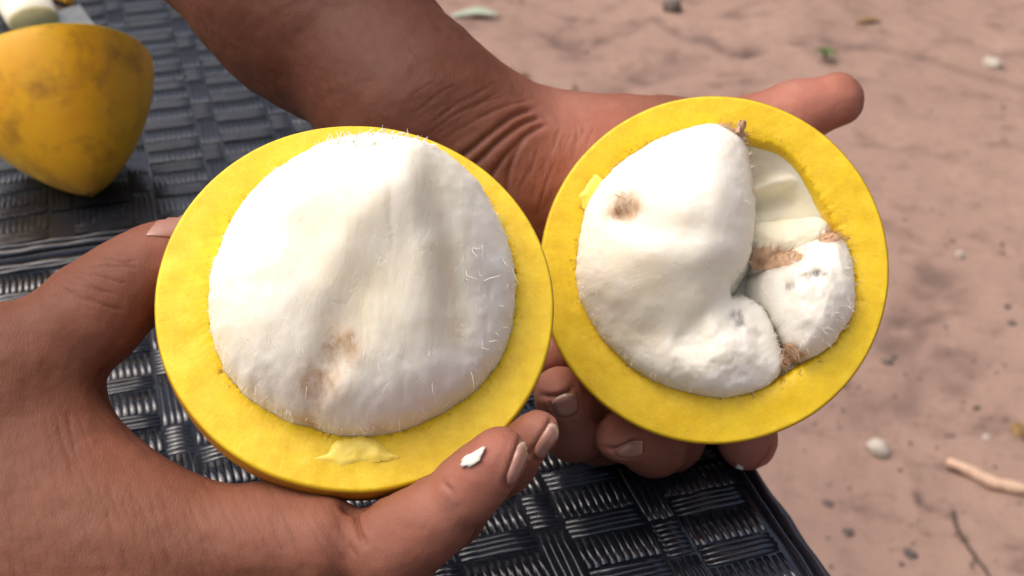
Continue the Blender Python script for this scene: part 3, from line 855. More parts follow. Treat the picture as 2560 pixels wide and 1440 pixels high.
# bolster: slanted face where blade leaves the handle, its shade put into the olive
bc = kn_b + ax * .001 - np.array(knife.location)
V, F = tubes([([bc - ax * .003, bc, bc + ax * .0016], [.0139, .0136, .0128])], 20)
V = np.array(V); V[:, 2] = bc[2] - .002 + (V[:, 2] - bc[2]) * .6
mesh_obj('bolster', V, F, M_HEND, knife)
# scrap of rind beside the handle
pc = onplane(140, 12, TZ); V, F = [], []
n = 14
for i in range(n):
    a = -1.2 + 2.4 * i / (n - 1)
    for j, (r0, zz_) in enumerate(((.008, .001), (.0095, .007), (.0120, .007), (.0125, .0005))):
        V.append((.014 * math.sin(a) * (1 + .1 * math.sin(5 * a)), r0 * math.cos(a) * 1.3 - .006, zz_))
for i in range(n - 1):
    for j in range(3): F.append((i * 4 + j, i * 4 + j + 1, (i + 1) * 4 + j + 1, (i + 1) * 4 + j))
F += [(0, 1, 2, 3), tuple((n - 1) * 4 + k for k in (3, 2, 1, 0))]
o = mesh_obj('rind_scrap', V, F, M_RIND, attrs={'tip': np.zeros(len(V)) + .5}); o.location = pc; o.rotation_euler = (0, 0, -.6)
tag(o, 'small curved olive yellow scrap of rind beside the cream knife handle', 'rind scrap')

# ------------------------------------------------------------------ the person's two hands and forearms
def smin(a, b, k):
    h = np.clip(.5 + .5 * (b - a) / k, 0, 1)
    return b * (1 - h) + a * h - k * h * (1 - h)
def d_cap(P, a, b, ra, rb):
    ba = b - a; pa = P - a
    t = np.clip(pa @ ba / (ba @ ba), 0, 1)
    return np.sqrt(((pa - t[:, None] * ba) ** 2).sum(1)) - (ra + (rb - ra) * t)
def d_tri(P, a, b, c, r):
    ba, cb, ac = b - a, c - b, a - c; n = np.cross(ba, -ac); 
    pa, pb, pc_ = P - a, P - b, P - c
    s = np.sign(pa @ np.cross(ba, n)) + np.sign(pb @ np.cross(cb, n)) + np.sign(pc_ @ np.cross(ac, n))
    def e(p, q):
        t = np.clip(p @ q / (q @ q), 0, 1); v = p - t[:, None] * q; return (v * v).sum(1)
    ed = np.minimum(np.minimum(e(pa, ba), e(pb, cb)), e(pc_, ac))
    pl = (pa @ n) ** 2 / (n @ n)
    return np.sqrt(np.where(np.abs(s) < 2, ed, pl)) - r
def build_field(spec):
    """spec: {'palm': [prims], 'fingers': [[prims], ...]}; prims are (kind, *pts, radii)"""
    def ev(pr, P):
        return d_cap(P, *pr[1:]) if pr[0] == 'cap' else d_tri(P, *pr[1:])
    def f(P):
        pal = None
        for pr in spec['palm']:
            q = ev(pr, P); pal = q if pal is None else smin(pal, q, spec.get('kp', .014))
        out = pal
        for ent in spec['fingers']:
            fg, kk = ent[:2]; fd = None
            for pr in fg:
                q = ev(pr, P); fd = q if fd is None else smin(fd, q, .005)
            fd = smin(pal, fd, kk)
            for seg in (ent[2] if len(ent) > 2 else []):
                for pr in seg: fd = smin(fd, ev(pr, P), .0020)
            out = np.minimum(out, fd)
        return out
    return f
def surface_nets(f, lo, hi, h):
    n = np.ceil((hi - lo) / h).astype(int) + 1; n = ((n + 3) // 4) * 4
    ax_ = [lo[i] + h * np.arange(n[i]) for i in range(3)]
    cx = [a[::4] + 1.5 * h for a in ax_]
    G = np.stack(np.meshgrid(*cx, indexing='ij'), -1).reshape(-1, 3)
    dc = f(G).reshape(len(cx[0]), len(cx[1]), len(cx[2]))
    D = dc.repeat(4, 0).repeat(4, 1).repeat(4, 2).astype(np.float32)
    msk = (np.abs(dc) < h * 6).repeat(4, 0).repeat(4, 1).repeat(4, 2)
    I = np.argwhere(msk); out = np.empty(len(I), np.float32)
    for s in range(0, len(I), 400000):
        out[s:s + 400000] = f(lo + h * I[s:s + 400000])
    D[msk] = out
    ins = D < 0
    c = np.zeros(tuple(n - 1), np.int8)
    for a in (0, 1):
        for b in (0, 1):
            for g in (0, 1): c += ins[a:n[0] - 1 + a, b:n[1] - 1 + b, g:n[2] - 1 + g]
    act = (c > 0) & (c < 8); ids = -np.ones(act.shape, np.int64); A_ = np.argwhere(act); ids[act] = np.arange(len(A_))
    acc = np.zeros((len(A_), 3)); cnt = np.zeros(len(A_))
    corners = [(a, b, g) for a in (0, 1) for b in (0, 1) for g in (0, 1)]
    for a in corners:
        for k in range(3):
            if a[k] == 0:
                b = list(a); b[k] = 1
                da = D[A_[:, 0] + a[0], A_[:, 1] + a[1], A_[:, 2] + a[2]]; db = D[A_[:, 0] + b[0], A_[:, 1] + b[1], A_[:, 2] + b[2]]
                cr = (da < 0) != (db < 0); t = np.where(cr, da / np.where(cr, da - db, 1), 0)
                p = np.zeros((len(A_), 3)) + a; p[:, k] = t
                acc += np.where(cr[:, None], p, 0); cnt += cr
    V = lo + h * (A_ + acc / cnt[:, None])
    Fs = []
    for k in range(3):
        i, j = [(1, 2), (2, 0), (0, 1)][k]
        sl0 = [slice(None)] * 3; sl1 = [slice(None)] * 3; sl0[k] = slice(0, n[k] - 1); sl1[k] = slice(1, n[k])
        x = ins[tuple(sl0)] != ins[tuple(sl1)]
        E = np.argwhere(x); E = E[(E[:, i] > 0) & (E[:, j] > 0) & (E[:, i] < n[i] - 1) & (E[:, j] < n[j] - 1)]
        def cid(di, dj):
            q = E.copy(); q[:, i] -= di; q[:, j] -= dj; return ids[q[:, 0], q[:, 1], q[:, 2]]
        q = np.stack([cid(1, 1), cid(0, 1), cid(0, 0), cid(1, 0)], -1)
        flip = ~ins[E[:, 0], E[:, 1], E[:, 2]]
        q[flip] = q[flip][:, ::-1]; Fs.append(q[(q >= 0).all(1)])
    return V, np.vstack(Fs)
def smooth_mesh(V, F, it=4, lam=.5):
    for _ in range(it):
        s = np.zeros_like(V); c = np.zeros(len(V))
        for k in range(4):
            a, b = F[:, k], F[:, (k + 1) % 4]
            for d_ in range(3): s[:, d_] += np.bincount(a, V[b, d_], len(V)) + np.bincount(b, V[a, d_], len(V))
            c += np.bincount(a, minlength=len(V)) + np.bincount(b, minlength=len(V))
        V = V + lam * (s / np.maximum(c, 1)[:, None] - V)
    return V
def subdivide(V, F):
    o = mesh_obj('tmp', V, F); md = o.modifiers.new('s', 'SUBSURF'); md.levels = 1; md.render_levels = 1
    dg = bpy.context.evaluated_depsgraph_get(); e = o.evaluated_get(dg).to_mesh()
    n = len(e.vertices); co = np.empty(n * 3); e.vertices.foreach_get('co', co)
    fi = np.empty(len(e.loops), np.int32); e.loops.foreach_get('vertex_index', fi)
    me = o.data; bpy.data.objects.remove(o); bpy.data.meshes.remove(me)
    return co.reshape(-1, 3), fi.reshape(-1, 4)
def vnormals(V, F):
    a, b, c, d_ = (V[F[:, k]] for k in range(4)); fn = np.cross(c - a, d_ - b); N = np.zeros_like(V)
    for k in range(4):
        for q in range(3): N[:, q] += np.bincount(F[:, k], fn[:, q], len(V))
    return N / (np.linalg.norm(N, axis=1)[:, None] + 1e-12)
def J(px, py, Z, r): return W(px, py, Z), r * Z / FPX
def chain(js):
    js = [J(*j) for j in js]
    return [('cap', js[i][0], js[i + 1][0], js[i][1], js[i + 1][1]) for i in range(len(js) - 1)]
def tri(a, b, c, r):
    a, b, c = (J(*q, r) for q in (a, b, c)); return ('tri', a[0], b[0], c[0], (a[1] + b[1] + c[1]) / 3)

class Hand:
    def __init__(s, spec, h=.0012, pad=.004):
        f = build_field(spec)
        pts, rad = [], []
        for pr in spec['palm'] + [q for e in spec['fingers'] for q in e[0] + [x for g in (e[2] if len(e) > 2 else []) for x in g]]:
            if pr[0] == 'cap': pts += [pr[1], pr[2]]; rad += [pr[3], pr[4]]
            else: pts += [pr[1], pr[2], pr[3]]; rad += [pr[4]] * 3
        pts = np.array(pts); rad = np.array(rad)[:, None]
        V, F = surface_nets(f, (pts - rad).min(0) - pad, (pts + rad).max(0) + pad, h)
        V = smooth_mesh(V, F, 5); s.V, s.F = subdivide(V, F); s.attr = {k: np.zeros(len(s.V)) for k in ('pink', 'crease', 'brown')}
        s.N = vnormals(s.V, s.F); s.refresh()
    def refresh(s): s.bvh = BVHTree.FromPolygons([Vector(v) for v in s.V], [tuple(f) for f in s.F])
    def hit(s, px, py):
        d = (px - 1280) / FPX * RIGHT + (720 - py) / FPX * UP + FWD
        q = s.bvh.ray_cast(Vector(CAM), Vector(d).normalized())
        if q[0] is None: return None
        return np.array(q[0]), np.array(q[1])
    def line3(s, pts):
        p = chaikin(pts, 2, False); out = [h[0] for h in (s.hit(*q) for q in p) if h is not None]
        if not out: return None
        o2 = [out[0]]
        for q in out[1:]:
            if np.linalg.norm(q - o2[-1]) < .02: o2.append(q)
        return np.array(o2) if len(o2) > 1 else None
    def groove(s, pts, wd, depth, tint=.5, swell=0.0):
        L = s.line3(pts)
        if L is None: return
        lo, hi = L.min(0) - .02, L.max(0) + .02
        m = np.where(((s.V > lo) & (s.V < hi)).all(1))[0]
        if not len(m): return
        d = poly_dist(s.V[m], L)
        ends = np.minimum(np.linalg.norm(s.V[m] - L[0], axis=1), np.linalg.norm(s.V[m] - L[-1], axis=1)); fade = np.clip(ends / (wd * 4), .25, 1)
        g = np.exp(-(d / wd) ** 2) * fade
        up_ = np.exp(-((d - 2.6 * wd) / (1.8 * wd)) ** 2) * fade * swell
        s.V[m] += s.N[m] * (-depth * g + up_ * depth)[:, None]
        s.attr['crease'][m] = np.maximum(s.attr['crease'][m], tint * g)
    def spot(s, a, c, r, amt):
        g = amt * np.exp(-((s.V - c) ** 2).sum(1) / (r * r)); s.attr[a] = np.clip(s.attr[a] + g, 0, 1)
    def push(s, c, r, amt):
        g = np.exp(-((s.V - c) ** 2).sum(1) / (r * r)); s.V += s.N * (amt * g)[:, None]
    def nail(s, quad, parent, rnd=.35, free=.12, lift=.00045, name='fingernail'):
        """quad: photo pixels of cuticle-left, cuticle-right, free-right, free-left"""
        q = np.array(quad, float); nu, nv_ = 13, 15; G = {}; V, F, tip = [], [], []
        for i in range(nu):
            for j in range(nv_):
                a, b = i / (nu - 1), j / (nv_ - 1)
                e = 1 - rnd * (abs(2 * a - 1) ** 2.5)
                bb = (1 - e) * .5 + b * e if True else b
                p = (q[0] * (1 - a) + q[1] * a) * (1 - bb) + (q[3] * (1 - a) + q[2] * a) * bb
                h_ = s.hit(*p)
                G[i, j] = h_
        good = [v for v in G.values() if v is not None]
        if len(good) < 30: print('NAIL MISS', quad); return
        ok = {k: v for k, v in G.items() if v is not None}
        med = np.median([v[0] @ FWD for v in good])
        idx_ = {}
        for k, v in ok.items():
            if abs(v[0] @ FWD - med) > .009: continue
            b = k[1] / (nv_ - 1); a = k[0] / (nu - 1)
            idx_[k] = len(V); V.append(v[0] + v[1] * (lift * (1 - .8 * abs(2 * a - 1) ** 3) * min(1, b * 6 + .15))); tip.append(1.0 if b > 1 - free else 0)
        for i in range(nu - 1):
            for j in range(nv_ - 1):
                ks = [(i, j), (i + 1, j), (i + 1, j + 1), (i, j + 1)]
                if all(k in idx_ for k in ks): F.append(tuple(idx_[k] for k in ks))
        o = mesh_obj(name, V, F, M_NAIL, parent, attrs={'tip': tip})
        md = o.modifiers.new('t', 'SOLIDIFY'); md.thickness = .0006; md.offset = 0
        md = o.modifiers.new('s', 'SUBSURF'); md.levels = 1; md.render_levels = 1
        return o

# right hand (from the lower left): thumb above, index and middle finger below the near fruit half
wristR = (-420, 1640, .325)
specR = {'kp': .02,
    'palm': [('cap', J(*wristR, 300)[0], J(140, 1330, .338, 190)[0], J(*wristR, 300)[1], J(140, 1330, .338, 190)[1]),
             tri((10, 940, .345), (300, 1430, .335), (-350, 1500, .33), 150),
             tri((0, 960, .350), (270, 1330, .345), (60, 1200, .345), 112),
             tri((330, 1420, .335), (380, 1640, .35), (-380, 1640, .335), 185),
             ('cap', J(*wristR, 300)[0], J(-1500, 2300, .30, 390)[0], J(*wristR, 300)[1], J(-1500, 2300, .30, 390)[1])],
    'fingers': [
        (chain([(-60, 1010, .343, 165), (75, 920, .345, 142), (225, 790, .347, 126), (322, 708, .350, 108), (400, 655, .353, 96), (470, 620, .356, 80)]), .008),
        (chain([(330, 1405, .335, 185), (650, 1370, .330, 152), (808, 1366, .325, 126)]), .016, [chain([(975, 1372, .322, 125), (1085, 1292, .318, 103)]), chain([(1168, 1222, .314, 92), (1248, 1138, .310, 73)])]),
        (chain([(370, 1560, .352, 165), (940, 1420, .350, 105), (1120, 1275, .340, 85), (1255, 1160, .332, 68), (1342, 1078, .327, 57)]), .012),
        (chain([(380, 1720, .37, 160), (860, 1500, .374, 105), (1000, 1350, .368, 82), (1080, 1270, .362, 66)]), .012),
        (chain([(350, 1850, .38, 150), (720, 1660, .394, 90), (850, 1540, .39, 72), (900, 1460, .385, 58)]), .012),
    ]}
HR = Hand(specR)
# left hand (from the top): palm behind the far fruit half
specL = {'kp': .022,
    'palm': [('cap', *(lambda a, b: (a[0], b[0], a[1], b[1]))(J(60, -700, .560, 330), J(780, -10, .465, 242))),
             ('cap', *(lambda a, b: (a[0], b[0], a[1], b[1]))(J(780, -10, .465, 242), J(1052, 292, .428, 190))),
             ('cap', *(lambda a, b: (a[0], b[0], a[1], b[1]))(J(1052, 292, .428, 190), J(1250, 470, .435, 180))),
             ('cap', *(lambda a, b: (a[0], b[0], a[1], b[1]))(J(1210, 430, .432, 165), J(1560, 420, .440, 128))),
             tri((1180, 430, .440), (1560, 480, .450), (1480, 820, .462), 150)],
    'fingers': [
        (chain([(1500, 420, .440, 128), (1720, 365, .440, 100), (1900, 318, .438, 77), (1990, 281, .437, 74), (2094, 249, .436, 68)]), .02),
        (chain([(1560, 620, .462, 115), (1760, 880, .468, 92), (1850, 1000, .452, 84), (1868, 1098, .437, 76)]), .012),
        (chain([(1520, 720, .466, 115), (1640, 950, .470, 92), (1678, 1098, .440, 76), (1632, 1114, .418, 74), (1552, 1090, .405, 66)]), .012),
        (chain([(1470, 800, .466, 110), (1530, 980, .462, 90), (1500, 1078, .440, 80), (1432, 1068, .418, 80), (1402, 985, .404, 70)]), .012),
        (chain([(1430, 850, .458, 95), (1440, 950, .450, 78), (1410, 950, .432, 70), (1380, 890, .420, 60)]), .012),
    ]}
HL = Hand(specL)

person = empty('person', loc=tuple(W(300, 1200, .335)))
HANDS = (HR, HL)
# --- tints and folds
for px, py, Z, r, a in ((1255, 1125, .302, .010, .75), (1350, 1070, .32, .009, .7), (1130, 1240, .306, .012, .55), (980, 1330, .31, .016, .30), (700, 1270, .31, .02, .25), (330, 1090, .33, .012, .25), (430, 590, .345, .012, .35), (290, 830, .33, .015, .2)):
    HR.spot('pink', W(px, py, Z), r, a)
for px, py, Z, r, a in ((2080, 250, .43, .016, .85), (1930, 300, .43, .016, .8), (1545, 1085, .397, .011, .9), (1402, 975, .396, .012, .8), (1868, 1110, .43, .013, .95), (1640, 1120, .41, .011, .35), (1480, 340, .425, .022, .65), (1420, 450, .42, .028, .55), (1380, 880, .41, .012, .9), (1440, 1080, .41, .01, .3)):
    HL.spot('pink', W(px, py, Z), r, a)
HL.spot('brown', W(600, 40, .44), .04, .5); HL.spot('brown', W(1000, 40, .43), .035, .35); HL.spot('brown', W(760, 0, .43), .045, .55); HL.spot('brown', W(950, 150, .42), .035, .45); HL.spot('brown', W(1040, 320, .41), .03, .45); HL.spot('brown', W(1640, 1170, .415), .010, .3)  # shade of the down-facing forearm painted into the skin colour
# finger creases (right hand)
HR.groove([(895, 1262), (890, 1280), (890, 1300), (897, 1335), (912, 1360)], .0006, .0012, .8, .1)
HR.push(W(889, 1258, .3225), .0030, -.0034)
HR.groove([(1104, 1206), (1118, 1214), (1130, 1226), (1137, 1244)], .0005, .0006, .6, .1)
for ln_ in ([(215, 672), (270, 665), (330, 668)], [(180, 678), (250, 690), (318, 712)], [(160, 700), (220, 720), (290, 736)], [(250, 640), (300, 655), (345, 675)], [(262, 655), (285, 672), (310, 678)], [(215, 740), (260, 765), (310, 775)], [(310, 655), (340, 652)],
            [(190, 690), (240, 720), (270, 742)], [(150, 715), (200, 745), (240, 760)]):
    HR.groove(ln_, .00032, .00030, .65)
HR.groove([(245, 955), (258, 925), (275, 905)], .0008, .0012, .6)
HR.groove([(243, 960), (270, 1010), (310, 1065)], .0009, .0007, .3)
r_ = random.Random(5)
for k in range(120):                                       # fine folds over the back of the hand
    x = r_.uniform(0, 860); y = r_.uniform(1190, 1430) if x > 200 else r_.uniform(1010, 1430); ln_l = r_.uniform(50, 150); sl_ = r_.uniform(.05, .35) + x / 2600
    HR.groove([(x, y), (x + sl_ * ln_l * .4 + r_.uniform(-8, 8), y + ln_l * .5), (x + sl_ * ln_l, y + ln_l)], .00032, r_.uniform(.00008, .00019), r_.uniform(.2, .6))
# wrist folds (left hand)
for ln_, wd, dp in (([(1340, 272), (1290, 285), (1230, 330), (1160, 390), (1110, 420)], .0011, .0017), ([(1360, 292), (1310, 305), (1250, 350), (1200, 400), (1160, 430)], .0011, .0018),
                    ([(1372, 310), (1330, 325), (1280, 370), (1240, 420), (1215, 470)], .0010, .0014), ([(1310, 345), (1285, 390), (1270, 440), (1268, 500)], .0009, .0011),
                    ([(1325, 250), (1260, 265), (1190, 300)], .0007, .0005), ([(1345, 370), (1330, 420), (1300, 470)], .0006, .0005), ([(1400, 320), (1385, 370), (1350, 430)], .0004, .0004),
                    ([(1440, 310), (1445, 350), (1430, 400)], .0004, .0004), ([(1390, 400), (1360, 470), (1340, 540)], .0005, .0004), ([(1260, 240), (1180, 262), (1120, 300)], .0005, .0003), ([(1230, 215), (1150, 250), (1090, 300)], .0005, .00025)):
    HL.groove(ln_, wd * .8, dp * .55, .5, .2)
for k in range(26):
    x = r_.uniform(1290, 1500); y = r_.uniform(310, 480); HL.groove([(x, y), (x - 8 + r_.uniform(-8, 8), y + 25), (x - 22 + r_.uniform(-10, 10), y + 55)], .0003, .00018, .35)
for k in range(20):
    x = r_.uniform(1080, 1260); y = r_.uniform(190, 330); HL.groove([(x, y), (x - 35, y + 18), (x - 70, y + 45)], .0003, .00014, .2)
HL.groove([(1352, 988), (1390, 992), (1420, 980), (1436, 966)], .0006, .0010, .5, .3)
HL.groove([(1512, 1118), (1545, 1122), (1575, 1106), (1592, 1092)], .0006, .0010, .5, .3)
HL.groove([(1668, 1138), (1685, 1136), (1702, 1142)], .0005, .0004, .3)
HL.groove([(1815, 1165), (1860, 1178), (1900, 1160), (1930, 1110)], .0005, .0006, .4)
for H in HANDS:
    H.V += H.N * (.00030 * fbm(H.V, 130, 3, 7) + .0003 * fbm(H.V, 42, 2, 8))[:, None]
    H.refresh()
NAILS = ((HR, [(1262, 1205), (1284, 1212), (1326, 1122), (1300, 1098)], {}), (HR, [(1332, 1128), (1352, 1150), (1398, 1085), (1378, 1050)], {}), (HR, [(362, 590), (455, 596), (505, 515), (425, 515)], {'free': .0, 'rnd': .0}),
                 (HL, [(1400, 1042), (1446, 1032), (1440, 978), (1374, 1000)], {}), (HL, [(1546, 1140), (1606, 1142), (1606, 1094), (1536, 1122)], {}))
for H, q, kw in NAILS:
    if kw: continue
    q = [np.array(p, float) for p in q]; c = sum(q) / 4; e = [c + (p - c) * 1.08 for p in q]
    H.groove([e[3], (e[3] + e[0]) / 2, e[0], (e[0] + e[1]) / 2 + (e[0] - e[3]) * .08, e[1], (e[1] + e[2]) / 2, e[2]], .00045, .0005, .45, .35)
for H in HANDS: H.refresh()
nV = len(HR.V)
allV = np.vstack([HR.V, HL.V]) - np.array(person.location); allF = np.vstack([HR.F, HL.F + nV])
bpy.data.objects.remove(person)
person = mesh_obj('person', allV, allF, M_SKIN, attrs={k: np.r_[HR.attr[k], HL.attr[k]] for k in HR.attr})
person.location = W(300, 1200, .335)
tag(person, 'brown-skinned person with bare forearms holding up the two open fruit halves', 'person')
bpy.context.view_layer.update()
def fix(o):
    if o is not None:
        o.data.transform(Matrix.Translation(-Vector(person.location)))
for H, q, kw in NAILS:
    fix(H.nail(q, person, **kw))
# crumbs of pulp on the fingers
def crumb(H, px, py, sx, sy, label, seed):
    h_ = H.hit(px, py)
    if h_ is None: return
    bm = bmesh.new(); bmesh.ops.create_icosphere(bm, subdivisions=3, radius=1)
    V = np.array([v.co for v in bm.verts]); n = fbm(V, 1.7, 3, seed)
    t = RIGHT * math.cos(.42) + UP * math.sin(.42); nn = h_[1]; t = t - nn * (t @ nn); t /= np.linalg.norm(t); b = np.cross(nn, t)
    Vw = (V[:, :1] * t * sx + V[:, 1:2] * b * sy + V[:, 2:] * nn * min(sx, sy) * .55) * (1 + .5 * n)[:, None]
    F_ = [tuple(v.index for v in f.verts) for f in bm.faces]; bm.free()
    o = mesh_obj('pulp_crumb', Vw, F_, M_PULP, attrs={'stain': np.zeros(len(Vw)), 'cream': np.zeros(len(Vw)) + .3, 'grey': np.zeros(len(Vw))}); o.location = h_[0] + h_[1] * .0002
    tag(o, label, 'crumb', 'crumbs of pulp on the fingers')
crumb(HR, 1180, 1148, .0031, .0013, 'white crumb of pulp stuck on the index finger below the near fruit half', 3)
crumb(HL, 1848, 1166, .0012, .0010, 'tiny pale crumb of pulp on the lowest fingertip under the far fruit half', 4)

# ------------------------------------------------------------------ things on the ground
M_STICK = mat_simple('bleached_wood', (.42, .27, .18), (.62, .44, .32), 90, .8, .0015)
M_STONE = mat_simple('pale_stone', (.36, .31, .26), (.52, .47, .40), 60, .85, .003)
M_DARKSTONE = mat_simple('dark_stone', (.07, .06, .055), (.15, .12, .105), 60, .9, .003)
M_TWIG = mat_simple('dark_twig', (.06, .045, .035), (.12, .09, .07), 90, .9, .001)
M_LEAFP = mat_simple('pale_leaf', (.28, .36, .27), (.38, .45, .35), 60, .6, .001)
M_LEAFB = mat_simple('dry_leaf', (.16, .09, .03), (.26, .16, .06), 60, .7, .001)
M_GREEN = mat_simple('green_leaf', (.035, .075, .012), (.07, .13, .025), 60, .6, .001)
pts = [gpt(a, b) + [0, 0, .005] for a, b in ((2366, 1155), (2420, 1178), (2480, 1205), (2530, 1222), (2600, 1236), (2720, 1290))]
pts = chaikin(pts, 2, False)
V, F = tubes([(pts - pts[0], [.0035] + [.0052 + .0022 * min(1, i / 8) + .0006 * math.sin(i * 1.7) for i in range(len(pts) - 2)] + [.006])], 10)
o = mesh_obj('stick', V, F, M_STICK); o.location = pts[0]; tag(o, 'pale bleached stick lying on the sand at the right edge', 'stick')
def stone(px, py, r, mat, label, cat, group=None, sq=.55, seed=0, name='pebble'):
    bm = bmesh.new(); bmesh.ops.create_icosphere(bm, subdivisions=3, radius=1)
    V = np.array([v.co for v in bm.verts]); F_ = [tuple(v.index for v in f.verts) for f in bm.faces]; bm.free()
    V = np.sign(V) * np.abs(V) ** .85
    V = V * (1 + .28 * fbm(V, .9, 3, seed))[:, None] * np.array([r, r * .8, r * sq])
    o = mesh_obj(name, V, F_, mat); o.location = gpt(px, py) + [0, 0, r * sq * .35]; o.rotation_euler = (0, 0, seed * 1.3)
    return tag(o, label, cat, group)
stone(2192, 1130, .014, M_STONE, 'pale grey stone half sunk in the sand left of the stick', 'stone', sq=.7, seed=2, name='stone')
stone(2465, 1093, .005, M_STONE, 'small whitish pebble above the bleached stick', 'pebble', 'pebbles on the sand', seed=3)
stone(2480, 160, .017, M_STONE, 'whitish stone in the upper right of the sand', 'stone', seed=4, name='stone')
stone(2120, 1330, .006, M_DARKSTONE, 'dark pebble near the table corner left of the twig', 'pebble', 'pebbles on the sand', seed=5)
stone(2278, 1382, .008, M_DARKSTONE, 'dark pebble at the bottom beside the forked twig', 'pebble', 'pebbles on the sand', seed=6)
stone(2530, 808, .006, M_DARKSTONE, 'dark pebble at the right edge level with the far fruit half', 'pebble', 'pebbles on the sand', seed=7)
stone(2436, 900, .004, M_DARKSTONE, 'tiny dark pebble right of the far fruit half', 'pebble', 'pebbles on the sand', seed=8)
stone(2070, 1262, .006, M_DARKSTONE, 'greenish dark pebble just off the table edge', 'pebble', 'pebbles on the sand', seed=9)
stone(2400, 628, .008, M_STONE, 'pale pebble right of the far fruit half', 'pebble', 'pebbles on the sand', seed=10)
stone(1680, 35, .020, M_DARKSTONE, 'dark charred lump on the sand at the top edge', 'lump', sq=.9, seed=11, name='charred_lump')
o = stone(1672, 6, .020, M_STONE, 'white scrap standing behind the dark charred lump', 'scrap', sq=.9, seed=12, name='pale_scrap')
stone(2548, 1078, .012, M_LEAFB, 'brown clod at the right edge above the bleached stick', 'clod', seed=13, name='clod')
def leaf(px, py, L_, w_, rot, mat, label, cat, curl=.3, name='leaf'):
    n, m_ = 13, 5; V, F = [], []
    for i in range(n):
        t = i / (n - 1)
        for j in range(m_):
            a = j / (m_ - 1) - .5; wd = w_ * math.sin(math.pi * min(1, t * .96 + .03)) ** .8
            V.append(((t - .5) * L_, a * wd, abs(a) * curl * wd + .15 * L_ * curl * math.sin(t * 3.1) + .001 * math.sin(9 * t + 5 * a)))
    for i in range(n - 1):
        for j in range(m_ - 1): F.append((i * m_ + j, (i + 1) * m_ + j, (i + 1) * m_ + j + 1, i * m_ + j + 1))
    o = mesh_obj(name, V, F, mat); md = o.modifiers.new('t', 'SOLIDIFY'); md.thickness = .0006
    o.location = gpt(px, py) + [0, 0, .004]; o.rotation_euler = (0, 0, rot); return tag(o, label, cat)
leaf(1190, 50, .10, .032, .1, M_LEAFP, 'pale green fallen leaf beside the raised forearm', 'leaf')
leaf(2170, 60, .055, .020, .2, M_LEAFB, 'brown dry leaf on the sand at the top right', 'leaf')
leaf(1305, 200, .035, .016, .6, M_LEAFB, 'small dry brown leaf next to the wrist', 'leaf')
o = empty('green_sprig', loc=tuple(gpt(2062, 155))); tag(o, 'small green weed sprig growing from the sand above the thumb', 'weed')
for k in range(7):
    a = k * .9; V, F = [], []
    for i in range(6):
        t = i / 5
        for s_ in (-1, 0, 1):
            wd = .005 * math.sin(math.pi * min(.97, t + .05)); rr_ = .024 * t
            V.append((rr_ * math.cos(a) - s_ * wd * math.sin(a), rr_ * math.sin(a) + s_ * wd * math.cos(a), .002 + .016 * math.sin(t * 2.4) + abs(s_) * .002))
    for i in range(5):
        for j in range(2): F.append((i * 3 + j, (i + 1) * 3 + j, (i + 1) * 3 + j + 1, i * 3 + j + 1))
    mesh_obj('leaf', V, F, M_GREEN, o)
tw = []
base = [gpt(a, b) + [0, 0, .002] for a, b in ((2384, 1275), (2388, 1315), (2410, 1350), (2430, 1385), (2465, 1430), (2480, 1460))]
tw.append((chaikin(base, 2, False), None))
for a, b in (((2405, 1340), (2382, 1343)), ((2410, 1350), (2425, 1352)), ((2420, 1365), (2400, 1352)), ((2430, 1385), (2440, 1402)), ((2440, 1400), (2424, 1418)), ((2424, 1418), (2432, 1432))):
    p, q = gpt(*a), gpt(*b); tw.append((np.array([p + [0, 0, .002], (p + q) / 2 + [0, 0, .006], q + [0, 0, .003]]), 1))
o0 = tw[0][0][0]
V, F = tubes([(p - o0, list(np.linspace(.0028, .0014, len(p))) if k is None else [.0011, .0009, .0005]) for p, k in tw], 5)
o = mesh_obj('dry_twig', V, F, M_TWIG); o.location = o0; tag(o, 'dark forked dry twig on the sand at the lower right', 'twig')
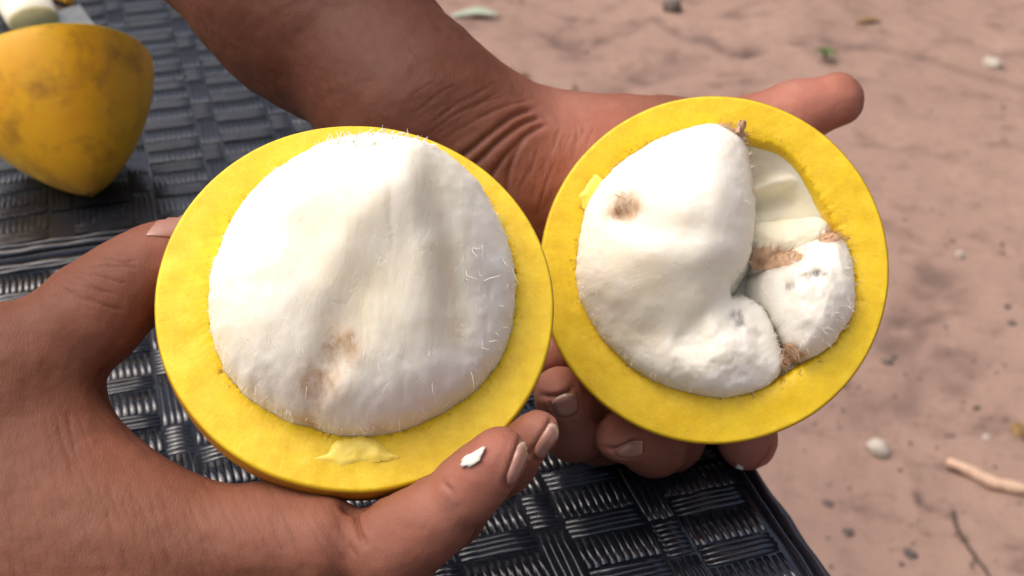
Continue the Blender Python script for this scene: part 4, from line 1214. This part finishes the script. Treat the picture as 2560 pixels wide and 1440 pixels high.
# grit: countless specks
Vs, Fs = [], []
r_ = np.random.default_rng(3)
oct_ = np.array([(1, 0, 0), (-1, 0, 0), (0, 1, 0), (0, -1, 0), (0, 0, 1), (0, 0, -1)], float)
of = [(0, 2, 4), (2, 1, 4), (1, 3, 4), (3, 0, 4), (2, 0, 5), (1, 2, 5), (3, 1, 5), (0, 3, 5)]
for k in range(3200):
    px, py = r_.uniform(1100, 2650), r_.uniform(-60, 1500)
    p = onplane(px, py, 0)
    if fbm(p[None, :], 5, 3, 12)[0] < r_.uniform(-.7, .5): continue
    s_ = r_.exponential(.0011) + .0006; p[2] = gz(p[0], p[1]); b0 = len(Vs)
    q = oct_ * r_.uniform(.6, 1.3, (6, 1)) * s_ * np.array([1, 1, .6]); a = r_.uniform(0, 6.28)
    for v in q: Vs.append((p[0] + v[0] * math.cos(a) - v[1] * math.sin(a), p[1] + v[0] * math.sin(a) + v[1] * math.cos(a), p[2] + v[2]))
    Fs += [tuple(b0 + i for i in f) for f in of]
o = mesh_obj('gravel', Vs, Fs, M_DARKSTONE); tag(o, 'dark grit scattered over the reddish sand', kind='stuff')

# ------------------------------------------------------------------ wood out of view, added so the glossy table top mirrors something dark
M_LEAVES = mat_simple('added_foliage', (.030, .055, .016), (.075, .105, .032), 3, .6, .002)
M_BARK = mat_simple('bark', (.10, .075, .055), (.19, .15, .115), 12, .9, .01)
r_ = np.random.default_rng(9); LV, LF, TS = [], [], []
for k in range(17):
    az = math.radians(-78 + k * 8.6 + r_.uniform(-2, 2)); R_ = r_.uniform(9, 12); H_ = r_.uniform(5.0, 6.6)
    bx_, by_ = R_ * math.sin(az), R_ * math.cos(az)
    TS.append(([(bx_, by_, -.1), (bx_ + .1, by_, H_ * .4), (bx_ + .25 * r_.normal(), by_ + .2, H_ * .8)], [.17, .13, .05]))
    cl = [(bx_ + r_.normal(0, .8), by_ + r_.normal(0, .7), H_ * r_.uniform(.22, .88), r_.uniform(.6, 1.15)) for _ in range(11)]
    for q in range(750):
        c = cl[q % 11]; d_ = r_.normal(0, 1, 3); d_ /= np.linalg.norm(d_); p = np.array(c[:3]) + d_ * c[3] * r_.uniform(.5, 1.05) * np.array([1, 1, .8])
        if p[2] < .1: continue
        a_ = r_.normal(0, 1, 3); a_ /= np.linalg.norm(a_); b_ = np.cross(a_, d_); b_ /= np.linalg.norm(b_) + 1e-9; sz = r_.uniform(.10, .2); b0 = len(LV)
        LV += [p - a_ * sz, p + b_ * sz * .45, p + a_ * sz, p - b_ * sz * .45]; LF.append((b0, b0 + 1, b0 + 2, b0 + 3))
V, F = tubes(TS, 7); added_wood = mesh_obj('added_woodland', V, F, M_BARK); tag(added_wood, 'added row of leafy trees out of view, dark for the table top to mirror', kind='stuff')
mesh_obj('added_foliage', LV, LF, M_LEAVES, added_wood, smooth=False)['kind'] = 'stuff'
